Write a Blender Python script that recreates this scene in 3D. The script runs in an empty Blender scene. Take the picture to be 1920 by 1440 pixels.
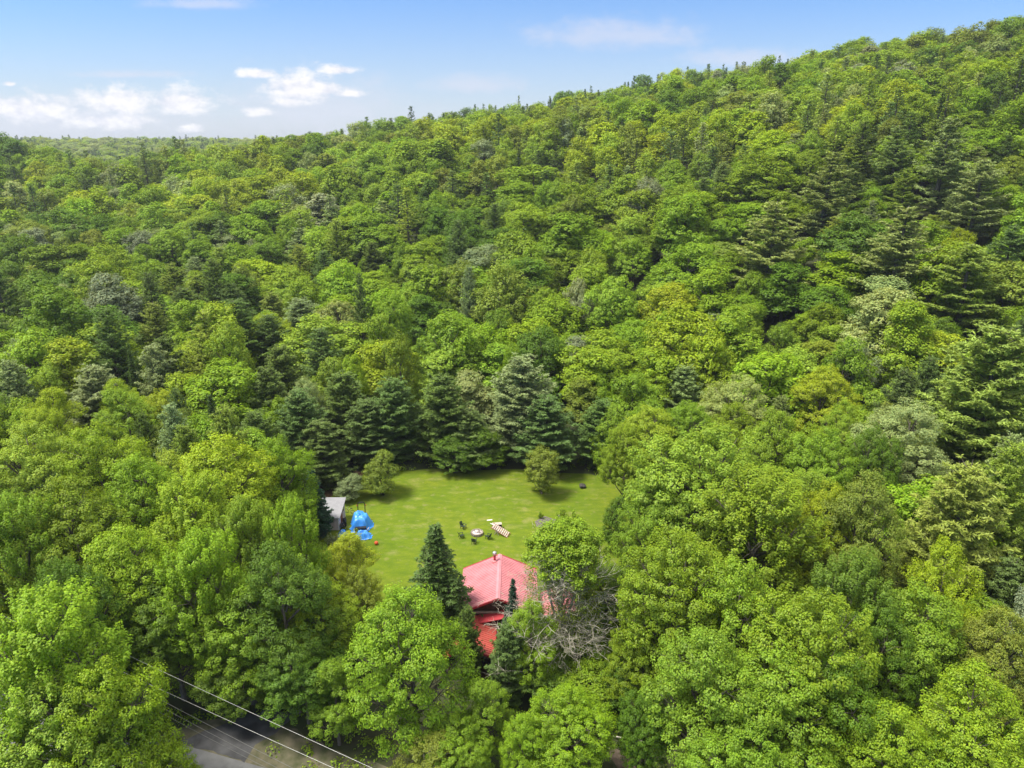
import bpy, bmesh, math, random
import numpy as np
from mathutils import Vector, Matrix
R_ = math.radians
sc = bpy.context.scene
col = sc.collection
# ------------------------------------------------------------------ camera
F = 1297.0; P = R_(19.33); CAMZ = 50.0
SP, CP = math.sin(P), math.cos(P)
cd = bpy.data.cameras.new('camera'); cam = bpy.data.objects.new('camera', cd); col.objects.link(cam)
cam.location = (0, 0, CAMZ); cam.rotation_euler = (math.pi/2 - P, 0, 0)
cd.sensor_width = 36; cd.lens = 36*F/1920; cd.clip_start = 0.5; cd.clip_end = 20000
sc.camera = cam
# ------------------------------------------------------------------ light
SUN = Vector((-0.42, -0.06, 0.90)).normalized()
sl = bpy.data.lights.new('sun', 'SUN'); so = bpy.data.objects.new('sun', sl); col.objects.link(so)
so.rotation_euler = SUN.to_track_quat('Z', 'Y').to_euler(); so.location = (0, 0, 300)
sl.energy = 2.3; sl.angle = R_(16); sl.color = (1.0, 0.95, 0.86)
sc.view_settings.view_transform = 'Standard'; sc.view_settings.look = 'None'
sc.view_settings.gamma = 1.0; sc.view_settings.exposure = 1.47
sc.cycles.max_bounces = 6; sc.cycles.diffuse_bounces = 4; sc.cycles.transmission_bounces = 4
sc.cycles.glossy_bounces = 1; sc.cycles.volume_bounces = 0; sc.cycles.transparent_max_bounces = 4
sc.cycles.caustics_reflective = False; sc.cycles.caustics_refractive = False

def ray(u, v):
    a, b = (u-960)/F, (v-720)/F
    return Vector((a, CP-b*SP, -SP-b*CP))
def at(u, v, z=0.0):
    d = ray(u, v); t = (z-CAMZ)/d.z
    return Vector((d.x*t, d.y*t, z))
def atY(u, v, Y):
    d = ray(u, v); t = Y/d.y
    return Vector((d.x*t, Y, CAMZ+d.z*t))
def proj(x, y, z):
    dz = z-CAMZ
    dep = y*CP - dz*SP
    up = y*SP + dz*CP
    return 960+F*x/dep, 720-F*up/dep, dep

# world: nishita sky with clouds placed by direction
w = bpy.data.worlds.new('World'); sc.world = w; w.use_nodes = True
nt = w.node_tree; N = nt.nodes; L = nt.links; N.clear()
def nd(tree, kind, **kw):
    n = tree.nodes.new(kind)
    for k, v in kw.items(): setattr(n, k, v)
    return n
def mth(tree, op, a, b=None, c=None, clamp=False):
    n = tree.nodes.new('ShaderNodeMath'); n.operation = op; n.use_clamp = clamp
    for i, x in enumerate((a, b, c)):
        if x is None: continue
        if isinstance(x, (int, float)): n.inputs[i].default_value = x
        else: tree.links.new(x, n.inputs[i])
    return n.outputs[0]
def mixc(tree, f, a, b, mode='MIX'):
    n = tree.nodes.new('ShaderNodeMix'); n.data_type = 'RGBA'; n.blend_type = mode
    for s, x in ((n.inputs[0], f), (n.inputs[6], a), (n.inputs[7], b)):
        if isinstance(x, (int, float)): s.default_value = x
        elif isinstance(x, tuple): s.default_value = (x+(1,))[:4]
        else: tree.links.new(x, s)
    return n.outputs[2]
def build_world():
    sky = nd(nt, 'ShaderNodeTexSky', sky_type='NISHITA'); sky.sun_disc = False
    sky.sun_elevation = math.asin(SUN.z); sky.sun_rotation = math.atan2(SUN.x, SUN.y)
    sky.air_density = 1.0; sky.dust_density = 0.6; sky.ozone_density = 2.0; sky.altitude = 300
    tc = nd(nt, 'ShaderNodeTexCoord'); sp = nd(nt, 'ShaderNodeSeparateXYZ'); L.new(tc.outputs['Generated'], sp.inputs[0])
    y = mth(nt, 'MAXIMUM', sp.outputs[1], 0.05)
    a = mth(nt, 'DIVIDE', sp.outputs[0], y); e = mth(nt, 'DIVIDE', sp.outputs[2], y)
    cb = nd(nt, 'ShaderNodeCombineXYZ'); L.new(a, cb.inputs[0]); L.new(mth(nt, 'MULTIPLY', e, 1.8), cb.inputs[1])
    def noise(scale, det, rough, off=0.0):
        mp = nd(nt, 'ShaderNodeMapping'); mp.inputs[1].default_value = (off, off*.7, off*.3); L.new(cb.outputs[0], mp.inputs[0])
        n = nd(nt, 'ShaderNodeTexNoise'); n.inputs['Scale'].default_value = scale; n.inputs['Detail'].default_value = det
        n.inputs['Roughness'].default_value = rough; L.new(mp.outputs[0], n.inputs['Vector']); return n.outputs[0]
    big = noise(24, 7, .66); fine = noise(45, 5, .6, 3.1)
    nz = mth(nt, 'ADD', mth(nt, 'MULTIPLY', mth(nt, 'SUBTRACT', big, .5), 2.2), mth(nt, 'MULTIPLY', mth(nt, 'SUBTRACT', fine, .5), 1.1))
    def blob(u, v, ru, rv):
        d = ray(u, v); a0, e0 = d.x/d.y, d.z/d.y
        d2 = ray(u+ru, v); ra = abs(d2.x/d2.y-a0); d3 = ray(u, v-rv); re = abs(d3.z/d3.y-e0)
        xa = mth(nt, 'DIVIDE', mth(nt, 'SUBTRACT', a, a0), ra)
        de = mth(nt, 'DIVIDE', mth(nt, 'SUBTRACT', e, e0), re)
        # flatter base: anything below the centre falls off faster
        dn = mth(nt, 'MULTIPLY', mth(nt, 'MINIMUM', de, 0.0), 1.5); up = mth(nt, 'MAXIMUM', de, 0.0)
        de = mth(nt, 'ADD', dn, up)
        q = mth(nt, 'ADD', mth(nt, 'MULTIPLY', xa, xa), mth(nt, 'MULTIPLY', de, de))
        return mth(nt, 'SUBTRACT', 1.0, mth(nt, 'SQRT', q))
    def field(blobs):
        f = None
        for b in blobs:
            g = blob(*b); f = g if f is None else mth(nt, 'MAXIMUM', f, g)
        return f
    def sstep(x, lo, hi):
        m = nd(nt, 'ShaderNodeMapRange', interpolation_type='SMOOTHSTEP')
        m.inputs['From Min'].default_value = lo; m.inputs['From Max'].default_value = hi; L.new(x, m.inputs['Value']); return m.outputs[0]
    cum = [(50,208,110,40),(225,195,95,38),(335,192,85,38),(205,228,100,26),(560,168,85,45),(600,168,60,24),(487,140,55,14),(632,132,48,13),(483,212,42,12),
           (545,192,48,14),(655,176,38,12),(360,243,30,12),(585,90,1,1),(18,158,14,6)]
    veil = [(120,225,330,60),(590,205,200,75),(890,160,110,24),(1150,68,190,40),(380,8,120,16),(1400,112,150,26),(240,140,120,10)]
    c1 = sstep(mth(nt, 'ADD', field(cum), mth(nt, 'MULTIPLY', nz, .80)), -.12, .72)
    c2 = mth(nt, 'MULTIPLY', sstep(mth(nt, 'ADD', field(veil), mth(nt, 'MULTIPLY', nz, .7)), -.25, .9), .55)
    # sky tone: haze near horizon whitens, deeper blue above
    h = sstep(e, -0.02, 0.27)
    tint = mixc(nt, h, (.76, 0.80, .92), (0.55, 0.81, 1.15))
    base = mixc(nt, 1.0, sky.outputs[0], tint, 'MULTIPLY')
    lowhaze = mth(nt, 'MULTIPLY', mth(nt, 'SUBTRACT', 1.0, sstep(e, -.04, .20)), .60)
    base = mixc(nt, lowhaze, base, (4.15, 4.6, 5.75))
    base = mixc(nt, c2, base, (4.8, 4.95, 5.75))
    shade = mixc(nt, sstep(mth(nt, 'ADD', fine, mth(nt, 'MULTIPLY', big, .8)), .6, 1.1), (5.0, 5.1, 5.8), (6.9, 6.75, 6.7))
    base = mixc(nt, c1, base, shade)
    # unseen broken bright cloud, added overhead above the frame to raise ambient light
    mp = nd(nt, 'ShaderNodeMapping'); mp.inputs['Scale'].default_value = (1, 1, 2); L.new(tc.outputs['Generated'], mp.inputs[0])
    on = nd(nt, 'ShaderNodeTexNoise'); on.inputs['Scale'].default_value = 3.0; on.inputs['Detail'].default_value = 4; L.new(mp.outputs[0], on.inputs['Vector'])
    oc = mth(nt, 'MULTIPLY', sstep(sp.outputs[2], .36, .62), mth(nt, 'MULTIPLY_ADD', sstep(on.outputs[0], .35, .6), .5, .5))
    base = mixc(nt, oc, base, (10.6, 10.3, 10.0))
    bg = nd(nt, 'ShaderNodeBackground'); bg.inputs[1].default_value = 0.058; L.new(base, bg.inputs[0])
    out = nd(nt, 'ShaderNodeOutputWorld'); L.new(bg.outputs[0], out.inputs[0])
build_world()

# ------------------------------------------------------------------ helpers
def tag(o, label=None, cat=None, group=None, kind=None):
    if label: o['label'] = label
    if cat: o['category'] = cat
    if group: o['group'] = group
    if kind: o['kind'] = kind
    return o
def empty(name, loc, rz=0.0, label=None, cat=None, group=None):
    o = bpy.data.objects.new(name, None); o.location = loc; o.rotation_euler = (0, 0, rz); o.empty_display_size = .3
    col.objects.link(o); return tag(o, label, cat, group)
def link(name, me, parent=None):
    o = bpy.data.objects.new(name, me); col.objects.link(o)
    if parent: o.parent = parent
    return o
class MB:
    """collects shapes, builds ONE mesh"""
    def __init__(s): s.v = []; s.f = []
    def add(s, vs, fs):
        b = len(s.v); s.v += [tuple(v) for v in vs]; s.f += [tuple(i+b for i in f) for f in fs]
    def box(s, c, size, rz=0.0, M=None):
        x, y, z = size[0]/2, size[1]/2, size[2]/2
        vs = [Vector((sx*x, sy*y, sz*z)) for sx in (-1,1) for sy in (-1,1) for sz in (-1,1)]
        M = M if M is not None else Matrix.Rotation(rz, 3, 'Z')
        vs = [M@v+Vector(c) for v in vs]
        s.add(vs, [(0,1,3,2),(4,6,7,5),(0,4,5,1),(2,3,7,6),(0,2,6,4),(1,5,7,3)]); return s
    def beam(s, a, b, wd, ht, up=(0,0,1)):
        a, b = Vector(a), Vector(b); d = (b-a); l = d.length; d = d.normalized()
        r = d.cross(Vector(up)).normalized(); u = r.cross(d)
        M = Matrix((r, d, u)).transposed(); return s.box((a+b)/2, (wd, l, ht), M=M)
    def tube(s, pts, rad, n=6, cap=True):
        pts = [Vector(p) for p in pts]; rr = rad if isinstance(rad, (list, tuple)) else [rad]*len(pts)
        rings = []; prev = None
        for i, p in enumerate(pts):
            d = (pts[min(i+1, len(pts)-1)]-pts[max(i-1, 0)]).normalized()
            ref = prev if prev is not None else (Vector((1,0,0)) if abs(d.x) < .9 else Vector((0,1,0)))
            r = (ref-d*ref.dot(d))
            r = r.normalized() if r.length > 1e-5 else d.orthogonal().normalized()
            prev = r; u = d.cross(r)
            rings.append([p+(r*math.cos(2*math.pi*k/n)+u*math.sin(2*math.pi*k/n))*rr[i] for k in range(n)])
        vs = [v for ring in rings for v in ring]; fs = []
        for i in range(len(pts)-1):
            for k in range(n):
                fs.append((i*n+k, i*n+(k+1)%n, (i+1)*n+(k+1)%n, (i+1)*n+k))
        if cap: fs += [tuple(range(n))[::-1], tuple((len(pts)-1)*n+k for k in range(n))]
        s.add(vs, fs); return s
    def lathe(s, prof, c=(0,0,0), n=16):
        vs = []; fs = []; m = len(prof)
        for r, z in prof:
            for k in range(n): vs.append((c[0]+r*math.cos(2*math.pi*k/n), c[1]+r*math.sin(2*math.pi*k/n), c[2]+z))
        for i in range(m-1):
            for k in range(n): fs.append((i*n+k, i*n+(k+1)%n, (i+1)*n+(k+1)%n, (i+1)*n+k))
        s.add(vs, fs); return s
    def slab(s, quad, th):
        q = [Vector(p) for p in quad]; nrm = (q[1]-q[0]).cross(q[3]-q[0]).normalized()
        if nrm.z < 0: nrm = -nrm; q = q[::-1]
        k = len(q); vs = q+[p-nrm*th for p in q]
        fs = [tuple(range(k)), tuple(range(2*k-1, k-1, -1))]+[(i, i+k, (i+1)%k+k, (i+1)%k) for i in range(k)]
        s.add(vs, fs); return s
    def mesh(s, m, smooth=False):
        me = bpy.data.meshes.new('m'); me.from_pydata(s.v, [], s.f); me.update()
        if m: me.materials.append(m)
        if smooth: me.polygons.foreach_set('use_smooth', [True]*len(me.polygons))
        return me
    def build(s, name, m, parent=None, smooth=False):
        return link(name, s.mesh(m, smooth), parent)

# ------------------------------------------------------------------ materials
def mat(name, c, rough=.7, var=.12, scale=3.0, metal=0.0, bump=0.0, c2=None, spec=.3, stretch=(1,1,1), coord='Object'):
    m = bpy.data.materials.new(name); m.use_nodes = True; t = m.node_tree; b = t.nodes['Principled BSDF']
    tc = nd(t, 'ShaderNodeTexCoord'); mp = nd(t, 'ShaderNodeMapping'); mp.inputs['Scale'].default_value = stretch
    t.links.new(tc.outputs[coord], mp.inputs[0])
    n = nd(t, 'ShaderNodeTexNoise'); n.inputs['Scale'].default_value = scale; n.inputs['Detail'].default_value = 5
    t.links.new(mp.outputs[0], n.inputs['Vector'])
    c2 = c2 or tuple(x*(1-2*var) for x in c); c1 = tuple(min(1, x*(1+var)) for x in c)
    r = nd(t, 'ShaderNodeMapRange'); r.inputs['From Min'].default_value = .3; r.inputs['From Max'].default_value = .7
    t.links.new(n.outputs[0], r.inputs['Value'])
    t.links.new(mixc(t, r.outputs[0], c2, c1), b.inputs['Base Color'])
    b.inputs['Roughness'].default_value = rough; b.inputs['Metallic'].default_value = metal; b.inputs['Specular IOR Level'].default_value = spec
    if bump:
        bp = nd(t, 'ShaderNodeBump'); bp.inputs['Strength'].default_value = bump; bp.inputs['Distance'].default_value = .05
        t.links.new(n.outputs[0], bp.inputs['Height']); t.links.new(bp.outputs[0], b.inputs['Normal'])
    return m
def leaf_mat(name, trans=.38, warm=.5):
    """leaf colour = the tree's own tint x a value and hue of each leaf"""
    m = bpy.data.materials.new(name); m.use_nodes = True; t = m.node_tree; t.nodes.clear()
    at_ = nd(t, 'ShaderNodeAttribute', attribute_type='INSTANCER', attribute_name='tint')
    lv = nd(t, 'ShaderNodeAttribute', attribute_type='GEOMETRY', attribute_name='lv')
    sp = nd(t, 'ShaderNodeSeparateXYZ'); t.links.new(lv.outputs['Vector'], sp.inputs[0])
    c = mixc(t, mth(t, 'MULTIPLY', sp.outputs[1], warm), at_.outputs['Vector'],
             mixc(t, 1.0, at_.outputs['Vector'], (1.55, 1.12, .8), 'MULTIPLY'))
    vm = nd(t, 'ShaderNodeVectorMath', operation='SCALE'); t.links.new(c, vm.inputs[0]); t.links.new(sp.outputs[0], vm.inputs['Scale'])
    d = nd(t, 'ShaderNodeBsdfDiffuse'); tr = nd(t, 'ShaderNodeBsdfTranslucent')
    t.links.new(vm.outputs[0], d.inputs[0])
    t.links.new(mixc(t, 1.0, vm.outputs[0], (1.25, 1.1, .6), 'MULTIPLY'), tr.inputs[0])
    mx = nd(t, 'ShaderNodeMixShader'); mx.inputs[0].default_value = trans
    t.links.new(d.outputs[0], mx.inputs[1]); t.links.new(tr.outputs[0], mx.inputs[2])
    g = nd(t, 'ShaderNodeBsdfGlossy'); g.inputs['Roughness'].default_value = .55
    m2 = nd(t, 'ShaderNodeMixShader'); m2.inputs[0].default_value = .018
    t.links.new(mx.outputs[0], m2.inputs[1]); t.links.new(g.outputs[0], m2.inputs[2])
    o = nd(t, 'ShaderNodeOutputMaterial'); t.links.new(m2.outputs[0], o.inputs[0])
    return m
M = {}
M['leaf'] = leaf_mat('leaf', .34); M['needle'] = leaf_mat('needle', .28, .22)
M['bark'] = mat('bark', (.13,.11,.085), .9, .3, 6, bump=.5, stretch=(1,1,.25))
M['pale_bark'] = mat('pale_bark', (.50,.46,.36), .9, .3, 7, bump=.4, stretch=(1,1,.3))
M['floor'] = mat('forest_floor', (.036,.050,.014), .95, .4, .35, c2=(.030,.028,.013))

def fbm(x, y, s, seed=0, octv=3):
    """cheap smooth value noise in numpy"""
    out = 0; amp = 1; tot = 0
    for o in range(octv):
        X = x/s*(2**o)+17.3*seed+o*5.1; Y = y/s*(2**o)-9.7*seed+o*3.3
        xi, yi = np.floor(X), np.floor(Y); fx, fy = X-xi, Y-yi
        fx = fx*fx*(3-2*fx); fy = fy*fy*(3-2*fy)
        h = lambda i, j: np.modf(np.abs(np.sin(i*127.1+j*311.7+seed*13.7)*43758.5453))[0]
        v = (h(xi,yi)*(1-fx)+h(xi+1,yi)*fx)*(1-fy)+(h(xi,yi+1)*(1-fx)+h(xi+1,yi+1)*fx)*fy
        out = out+amp*(v-.5); tot += amp; amp *= .5
    return out/tot*2

# ------------------------------------------------------------------ terrain
# columns by X/Y (bearing), rows by distance Y: heights of the ground
def sv(v): d = ray(960, v); return d.z/d.y
_cols_u = [-900, -300, 0, 180, 400, 600, 800, 960, 1100, 1300, 1500, 1600, 1800, 1920, 2300, 3000]
_sky_v  = [ 246,  258, 266, 314, 303, 262, 226, 204, 178,  140,  114,   94,   64,   48,   20,   10]
_ridge  = [ 420,  430, 430, 520, 560, 560, 560, 560, 560,  540,  500,  480,  450,  430,  420,  420]
_bA = np.array([(u-960)/F/1.062 for u in _cols_u])
_dist = np.array([-400, 0, 110, 140, 170, 200, 240, 300, 380])
_near = np.array([   # ground height at those distances
 [0,0,0, 1,  1,  2,  5, 13, 26],
 [0,0,0, 2,  1,  1,  4, 12, 26],
 [0,0,0, 3,  2,  1,  4, 11, 26],
 [0,0,0, 3,  2,  1,  5, 13, 25],
 [0,0,0, 3,  1,  2,  8, 18, 30],
 [0,0,0, 2,  0,  3, 12, 23, 36],
 [0,0,0, 1,  1,  6, 16, 28, 41],
 [0,0,0, 1,  3,  9, 19, 31, 44],
 [0,0,0, 2,  6, 13, 23, 35, 50],
 [0,0,0, 4, 11, 19, 30, 45, 60],
 [0,0,0, 7, 16, 26, 38, 54, 70],
 [0,0,1, 9, 19, 30, 42, 59, 76],
 [0,0,2,11, 22, 33, 47, 66, 85],
 [0,0,2,12, 23, 35, 50, 70, 90],
 [0,0,3,13, 25, 38, 54, 76, 98],
 [0,0,3,13, 25, 38, 54, 76, 98]], float)
def ground(x, y):
    x = np.asarray(x, float); y = np.asarray(y, float)
    b = x/np.maximum(y, 60.0)
    b = np.clip(b, _bA[0], _bA[-1]-1e-6)
    ci = np.clip(np.searchsorted(_bA, b, side='right')-1, 0, len(_bA)-2)
    t = (b-_bA[ci])/(_bA[ci+1]-_bA[ci]); t = t*t*(3-2*t)*.6+t*.4
    def colh(k):
        out = np.zeros_like(b+y)
        for c in range(len(_bA)):
            R0 = _ridge[c]; zr = CAMZ+R0*sv(_sky_v[c])-14.5
            beyond = 38.0 if _cols_u[c] < 700 else zr-25
            ds = np.concatenate([_dist, [R0, R0+260, 1300, 3000]])
            zs = np.concatenate([_near[c], [zr, zr-22 if _cols_u[c] > 500 else zr-14, 37.5, 20.0]])
            m = (k == c)
            if np.any(m): out = np.where(m, np.interp(y, ds, zs), out)
        return out
    z = colh(ci)*(1-t)+colh(ci+1)*t
    f = np.clip((y-125)/80, 0, 1)+np.clip((np.abs(x)-75)/50, 0, 1); f = np.clip(f, 0, 1)
    return z+f*(fbm(x, y, 85, 3)*7.5*np.clip(y/260, .25, 1)*np.clip((600-y)/200, .35, 1)+fbm(x, y, 25, 5)*1.2)
def gz(x, y): return float(ground(np.array([x]), np.array([y]))[0])

def grid_mesh(xs, ys, zf):
    X, Y = np.meshgrid(xs, ys); Z = zf(X, Y); nx, ny = len(xs), len(ys)
    co = np.stack([X, Y, Z], -1).reshape(-1, 3)
    i = np.arange(nx-1); j = np.arange(ny-1); I, J = np.meshgrid(i, j); a = (J*nx+I).ravel()
    q = np.stack([a, a+1, a+nx+1, a+nx], -1)
    return quads_mesh(co, q)
def quads_mesh(co, q, attr=None, extra=None):
    me = bpy.data.meshes.new('m'); nv = len(co); nf = len(q)
    me.vertices.add(nv); me.vertices.foreach_set('co', np.ascontiguousarray(co, dtype=np.float32).ravel())
    me.loops.add(nf*4); me.loops.foreach_set('vertex_index', np.ascontiguousarray(q, dtype=np.int32).ravel())
    me.polygons.add(nf); me.polygons.foreach_set('loop_start', np.arange(nf, dtype=np.int32)*4)
    if attr is not None:
        a = me.attributes.new('lv', 'FLOAT_VECTOR', 'FACE'); a.data.foreach_set('vector', np.ascontiguousarray(attr, dtype=np.float32).ravel())
    me.update(calc_edges=True); me.validate(); return me
def axis(lo, hi, fine_lo, fine_hi, fs, cs_):
    a = list(np.arange(fine_lo, fine_hi+.01, fs)); x = fine_lo; left = []
    s = fs
    while x > lo: s *= 1.25; s = min(s, cs_); x -= s; left.append(x)
    x = fine_hi; s = fs; right = []
    while x < hi: s *= 1.25; s = min(s, cs_); x += s; right.append(x)
    return np.array(left[::-1]+a+right)
me = grid_mesh(axis(-2400, 2400, -420, 420, 6, 300), axis(-600, 2400, 100, 640, 6, 300), lambda x, y: ground(x, y))
me.polygons.foreach_set('use_smooth', [True]*len(me.polygons)); me.materials.append(M['floor'])
tag(link('ground', me), kind='structure')

# flat sheets on the ground
def sheet(name, pts, z, m, kind='structure', jag=0.0, seed=1, sub=2.0):
    rnd = random.Random(seed); P2 = []
    k = len(pts)
    for i in range(k):
        a, b = Vector(pts[i][:2]), Vector(pts[(i+1)%k][:2]); n = max(1, int((b-a).length/sub))
        for j in range(n):
            p = a.lerp(b, j/n)
            P2.append((p.x+rnd.uniform(-jag, jag), p.y+rnd.uniform(-jag, jag), z))
    bm = bmesh.new(); vs = [bm.verts.new(p) for p in P2]; f = bm.faces.new(vs)
    if f.normal.z < 0 or True: bm.normal_update()
    if f.normal.z < 0: f.normal_flip()
    bmesh.ops.triangulate(bm, faces=[f]); me = bpy.data.meshes.new('m'); bm.to_mesh(me); bm.free(); me.materials.append(m)
    return tag(link(name, me), kind=kind)
def lawn_mat():
    m = bpy.data.materials.new('lawn_grass'); m.use_nodes = True; t = m.node_tree; b = t.nodes['Principled BSDF']
    tc = nd(t, 'ShaderNodeTexCoord')
    def nz(s, det, st=(1,1,1), lo=.35, hi=.65):
        mp = nd(t, 'ShaderNodeMapping'); mp.inputs['Scale'].default_value = st; t.links.new(tc.outputs['Object'], mp.inputs[0])
        n = nd(t, 'ShaderNodeTexNoise'); n.inputs['Scale'].default_value = s; n.inputs['Detail'].default_value = det; t.links.new(mp.outputs[0], n.inputs['Vector'])
        r = nd(t, 'ShaderNodeMapRange'); r.inputs['From Min'].default_value = lo; r.inputs['From Max'].default_value = hi; t.links.new(n.outputs[0], r.inputs['Value'])
        return r.outputs[0], n
    a, _ = nz(.16, 4); bb, _ = nz(.55, 6, (1,2.2,1), .3, .72); c, n3 = nz(9, 4, (1,1,1), .25, .75); d_, _ = nz(.3, 5, (1,1.7,1), .56, .74)
    k = mixc(t, a, (.140,.200,.010), (.195,.228,.017))
    k = mixc(t, mth(t, 'MULTIPLY', bb, .7), k, (.066,.118,.009))
    k = mixc(t, mth(t, 'MULTIPLY', d_, .6), k, (.30,.275,.10))
    k = mixc(t, mth(t, 'MULTIPLY', c, .35), k, (.055,.105,.006))
    e_, _ = nz(2.3, 6, (1,1.4,1), .38, .62); g_, _ = nz(.9, 6, (1,1.2,1), .58, .68)
    k = mixc(t, mth(t, 'MULTIPLY', e_, .28), k, (.075,.125,.012)); k = mixc(t, mth(t, 'MULTIPLY', g_, .4), k, (.22,.20,.085))
    t.links.new(k, b.inputs['Base Color']); b.inputs['Roughness'].default_value = .9; b.inputs['Specular IOR Level'].default_value = .1
    bp = nd(t, 'ShaderNodeBump'); bp.inputs['Strength'].default_value = .6; bp.inputs['Distance'].default_value = .08
    t.links.new(n3.outputs[0], bp.inputs['Height']); t.links.new(bp.outputs[0], b.inputs['Normal'])
    return m
M['lawn'] = lawn_mat()
LAWN = [at(u, v) for u, v in [(600,925),(640,895),(700,884),(800,880),(900,880),(1000,882),(1100,888),(1160,902),(1190,960),(1200,1060),(1180,1180),(1000,1260),(860,1230),(740,1200),(640,1180),(600,1080),(560,1000)]]
sheet('lawn', LAWN, .006, M['lawn'], jag=.35, seed=3)
M['soil'] = mat('soil', (.10,.062,.034), .95, .3, 1.5)
sheet('bare_soil', [at(u, v) for u, v in [(560,925),(600,895),(640,884),(690,884),(660,905),(625,925),(600,950)]], .010, M['soil'], jag=.4, seed=5, sub=.8)
M['asphalt'] = mat('asphalt', (.17,.17,.165), .9, .1, 1.2); M['dark_asphalt'] = mat('dark_asphalt', (.075,.075,.075), .92, .25, .7)
M['sand'] = mat('sandy_verge', (.115,.10,.065), .95, .3, .9, c2=(.05,.06,.022))
e0, e1 = at(300, 1384), at(469, 1432); rd = (e1-e0).normalized(); rn = Vector((rd.y, -rd.x, 0)); 
if rn.y > 0: rn = -rn
sheet('road', [e0-rd*60, e1+rd*60, e1+rd*60+rn*7, e0-rd*60+rn*7], .008, M['asphalt'], sub=30)
sheet('road_verge', [e0-rd*60-rn*2.2, at(300,1374), at(380,1352), at(440,1338), at(560,1372), at(650,1440)-rn*1.2, e1+rd*60-rn*2, e1+rd*60+rn*.3, e0-rd*60+rn*.3], .004, M['sand'], jag=.35, seed=8, sub=1.2)
sheet('driveway', [at(334,1391), at(398,1365), at(450,1346), at(500,1330), at(560,1338), at(520,1372), at(478,1395), at(466,1412), at(461,1429.5)], .012, M['dark_asphalt'], jag=.16, sub=.7)
sheet('dirt_path', [at(1100,1390), at(1140,1398), at(1200,1430), at(1260,1470), at(1180,1475), at(1150,1425)], .008, mat('path_dirt', (.13,.10,.07), .95, .25, 2), jag=.2, seed=4, sub=.8)

# ------------------------------------------------------------------ leaves and trees
def leaf_quads(pos, nrm, ln, wd, rng, droop=None):
    """one folded diamond per leaf; nrm need not be unit"""
    n = len(pos); nrm = nrm/np.maximum(np.linalg.norm(nrm, axis=1, keepdims=True), 1e-6)
    r = rng.normal(size=(n, 3))
    if droop is not None: r = droop+r*.25
    t = r-nrm*np.sum(r*nrm, 1, keepdims=True); t /= np.maximum(np.linalg.norm(t, axis=1, keepdims=True), 1e-6)
    s = np.cross(nrm, t); ln = np.broadcast_to(ln, n)[:, None]; wd = np.broadcast_to(wd, n)[:, None]
    a = pos-t*ln*.5; c = pos+t*ln*.5; b = pos+s*wd*.5+t*ln*.06+nrm*wd*.12; d = pos-s*wd*.5+t*ln*.06+nrm*wd*.12
    return np.stack([a, b, c, d], 1).reshape(-1, 3)
def leaf_mesh(pos, nrm, ln, wd, rng, m, val=None, droop=None):
    co = leaf_quads(pos, nrm, ln, wd, rng, droop); n = len(pos)
    at3 = np.zeros((n, 3)); at3[:, 0] = rng.uniform(.72, 1.28, n)*(1 if val is None else val); at3[:, 1] = rng.uniform(0, 1, n)**1.5
    me = quads_mesh(co, np.arange(n*4).reshape(-1, 4), at3); me.materials.append(m); return me
def fib_dirs(n, rng):
    k = np.arange(n)+.5; z = 1-2*k/n; ph = k*2.39996+rng.uniform(0, 6.28); r = np.sqrt(1-z*z)
    return np.stack([r*np.cos(ph), r*np.sin(ph), z], 1)

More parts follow.
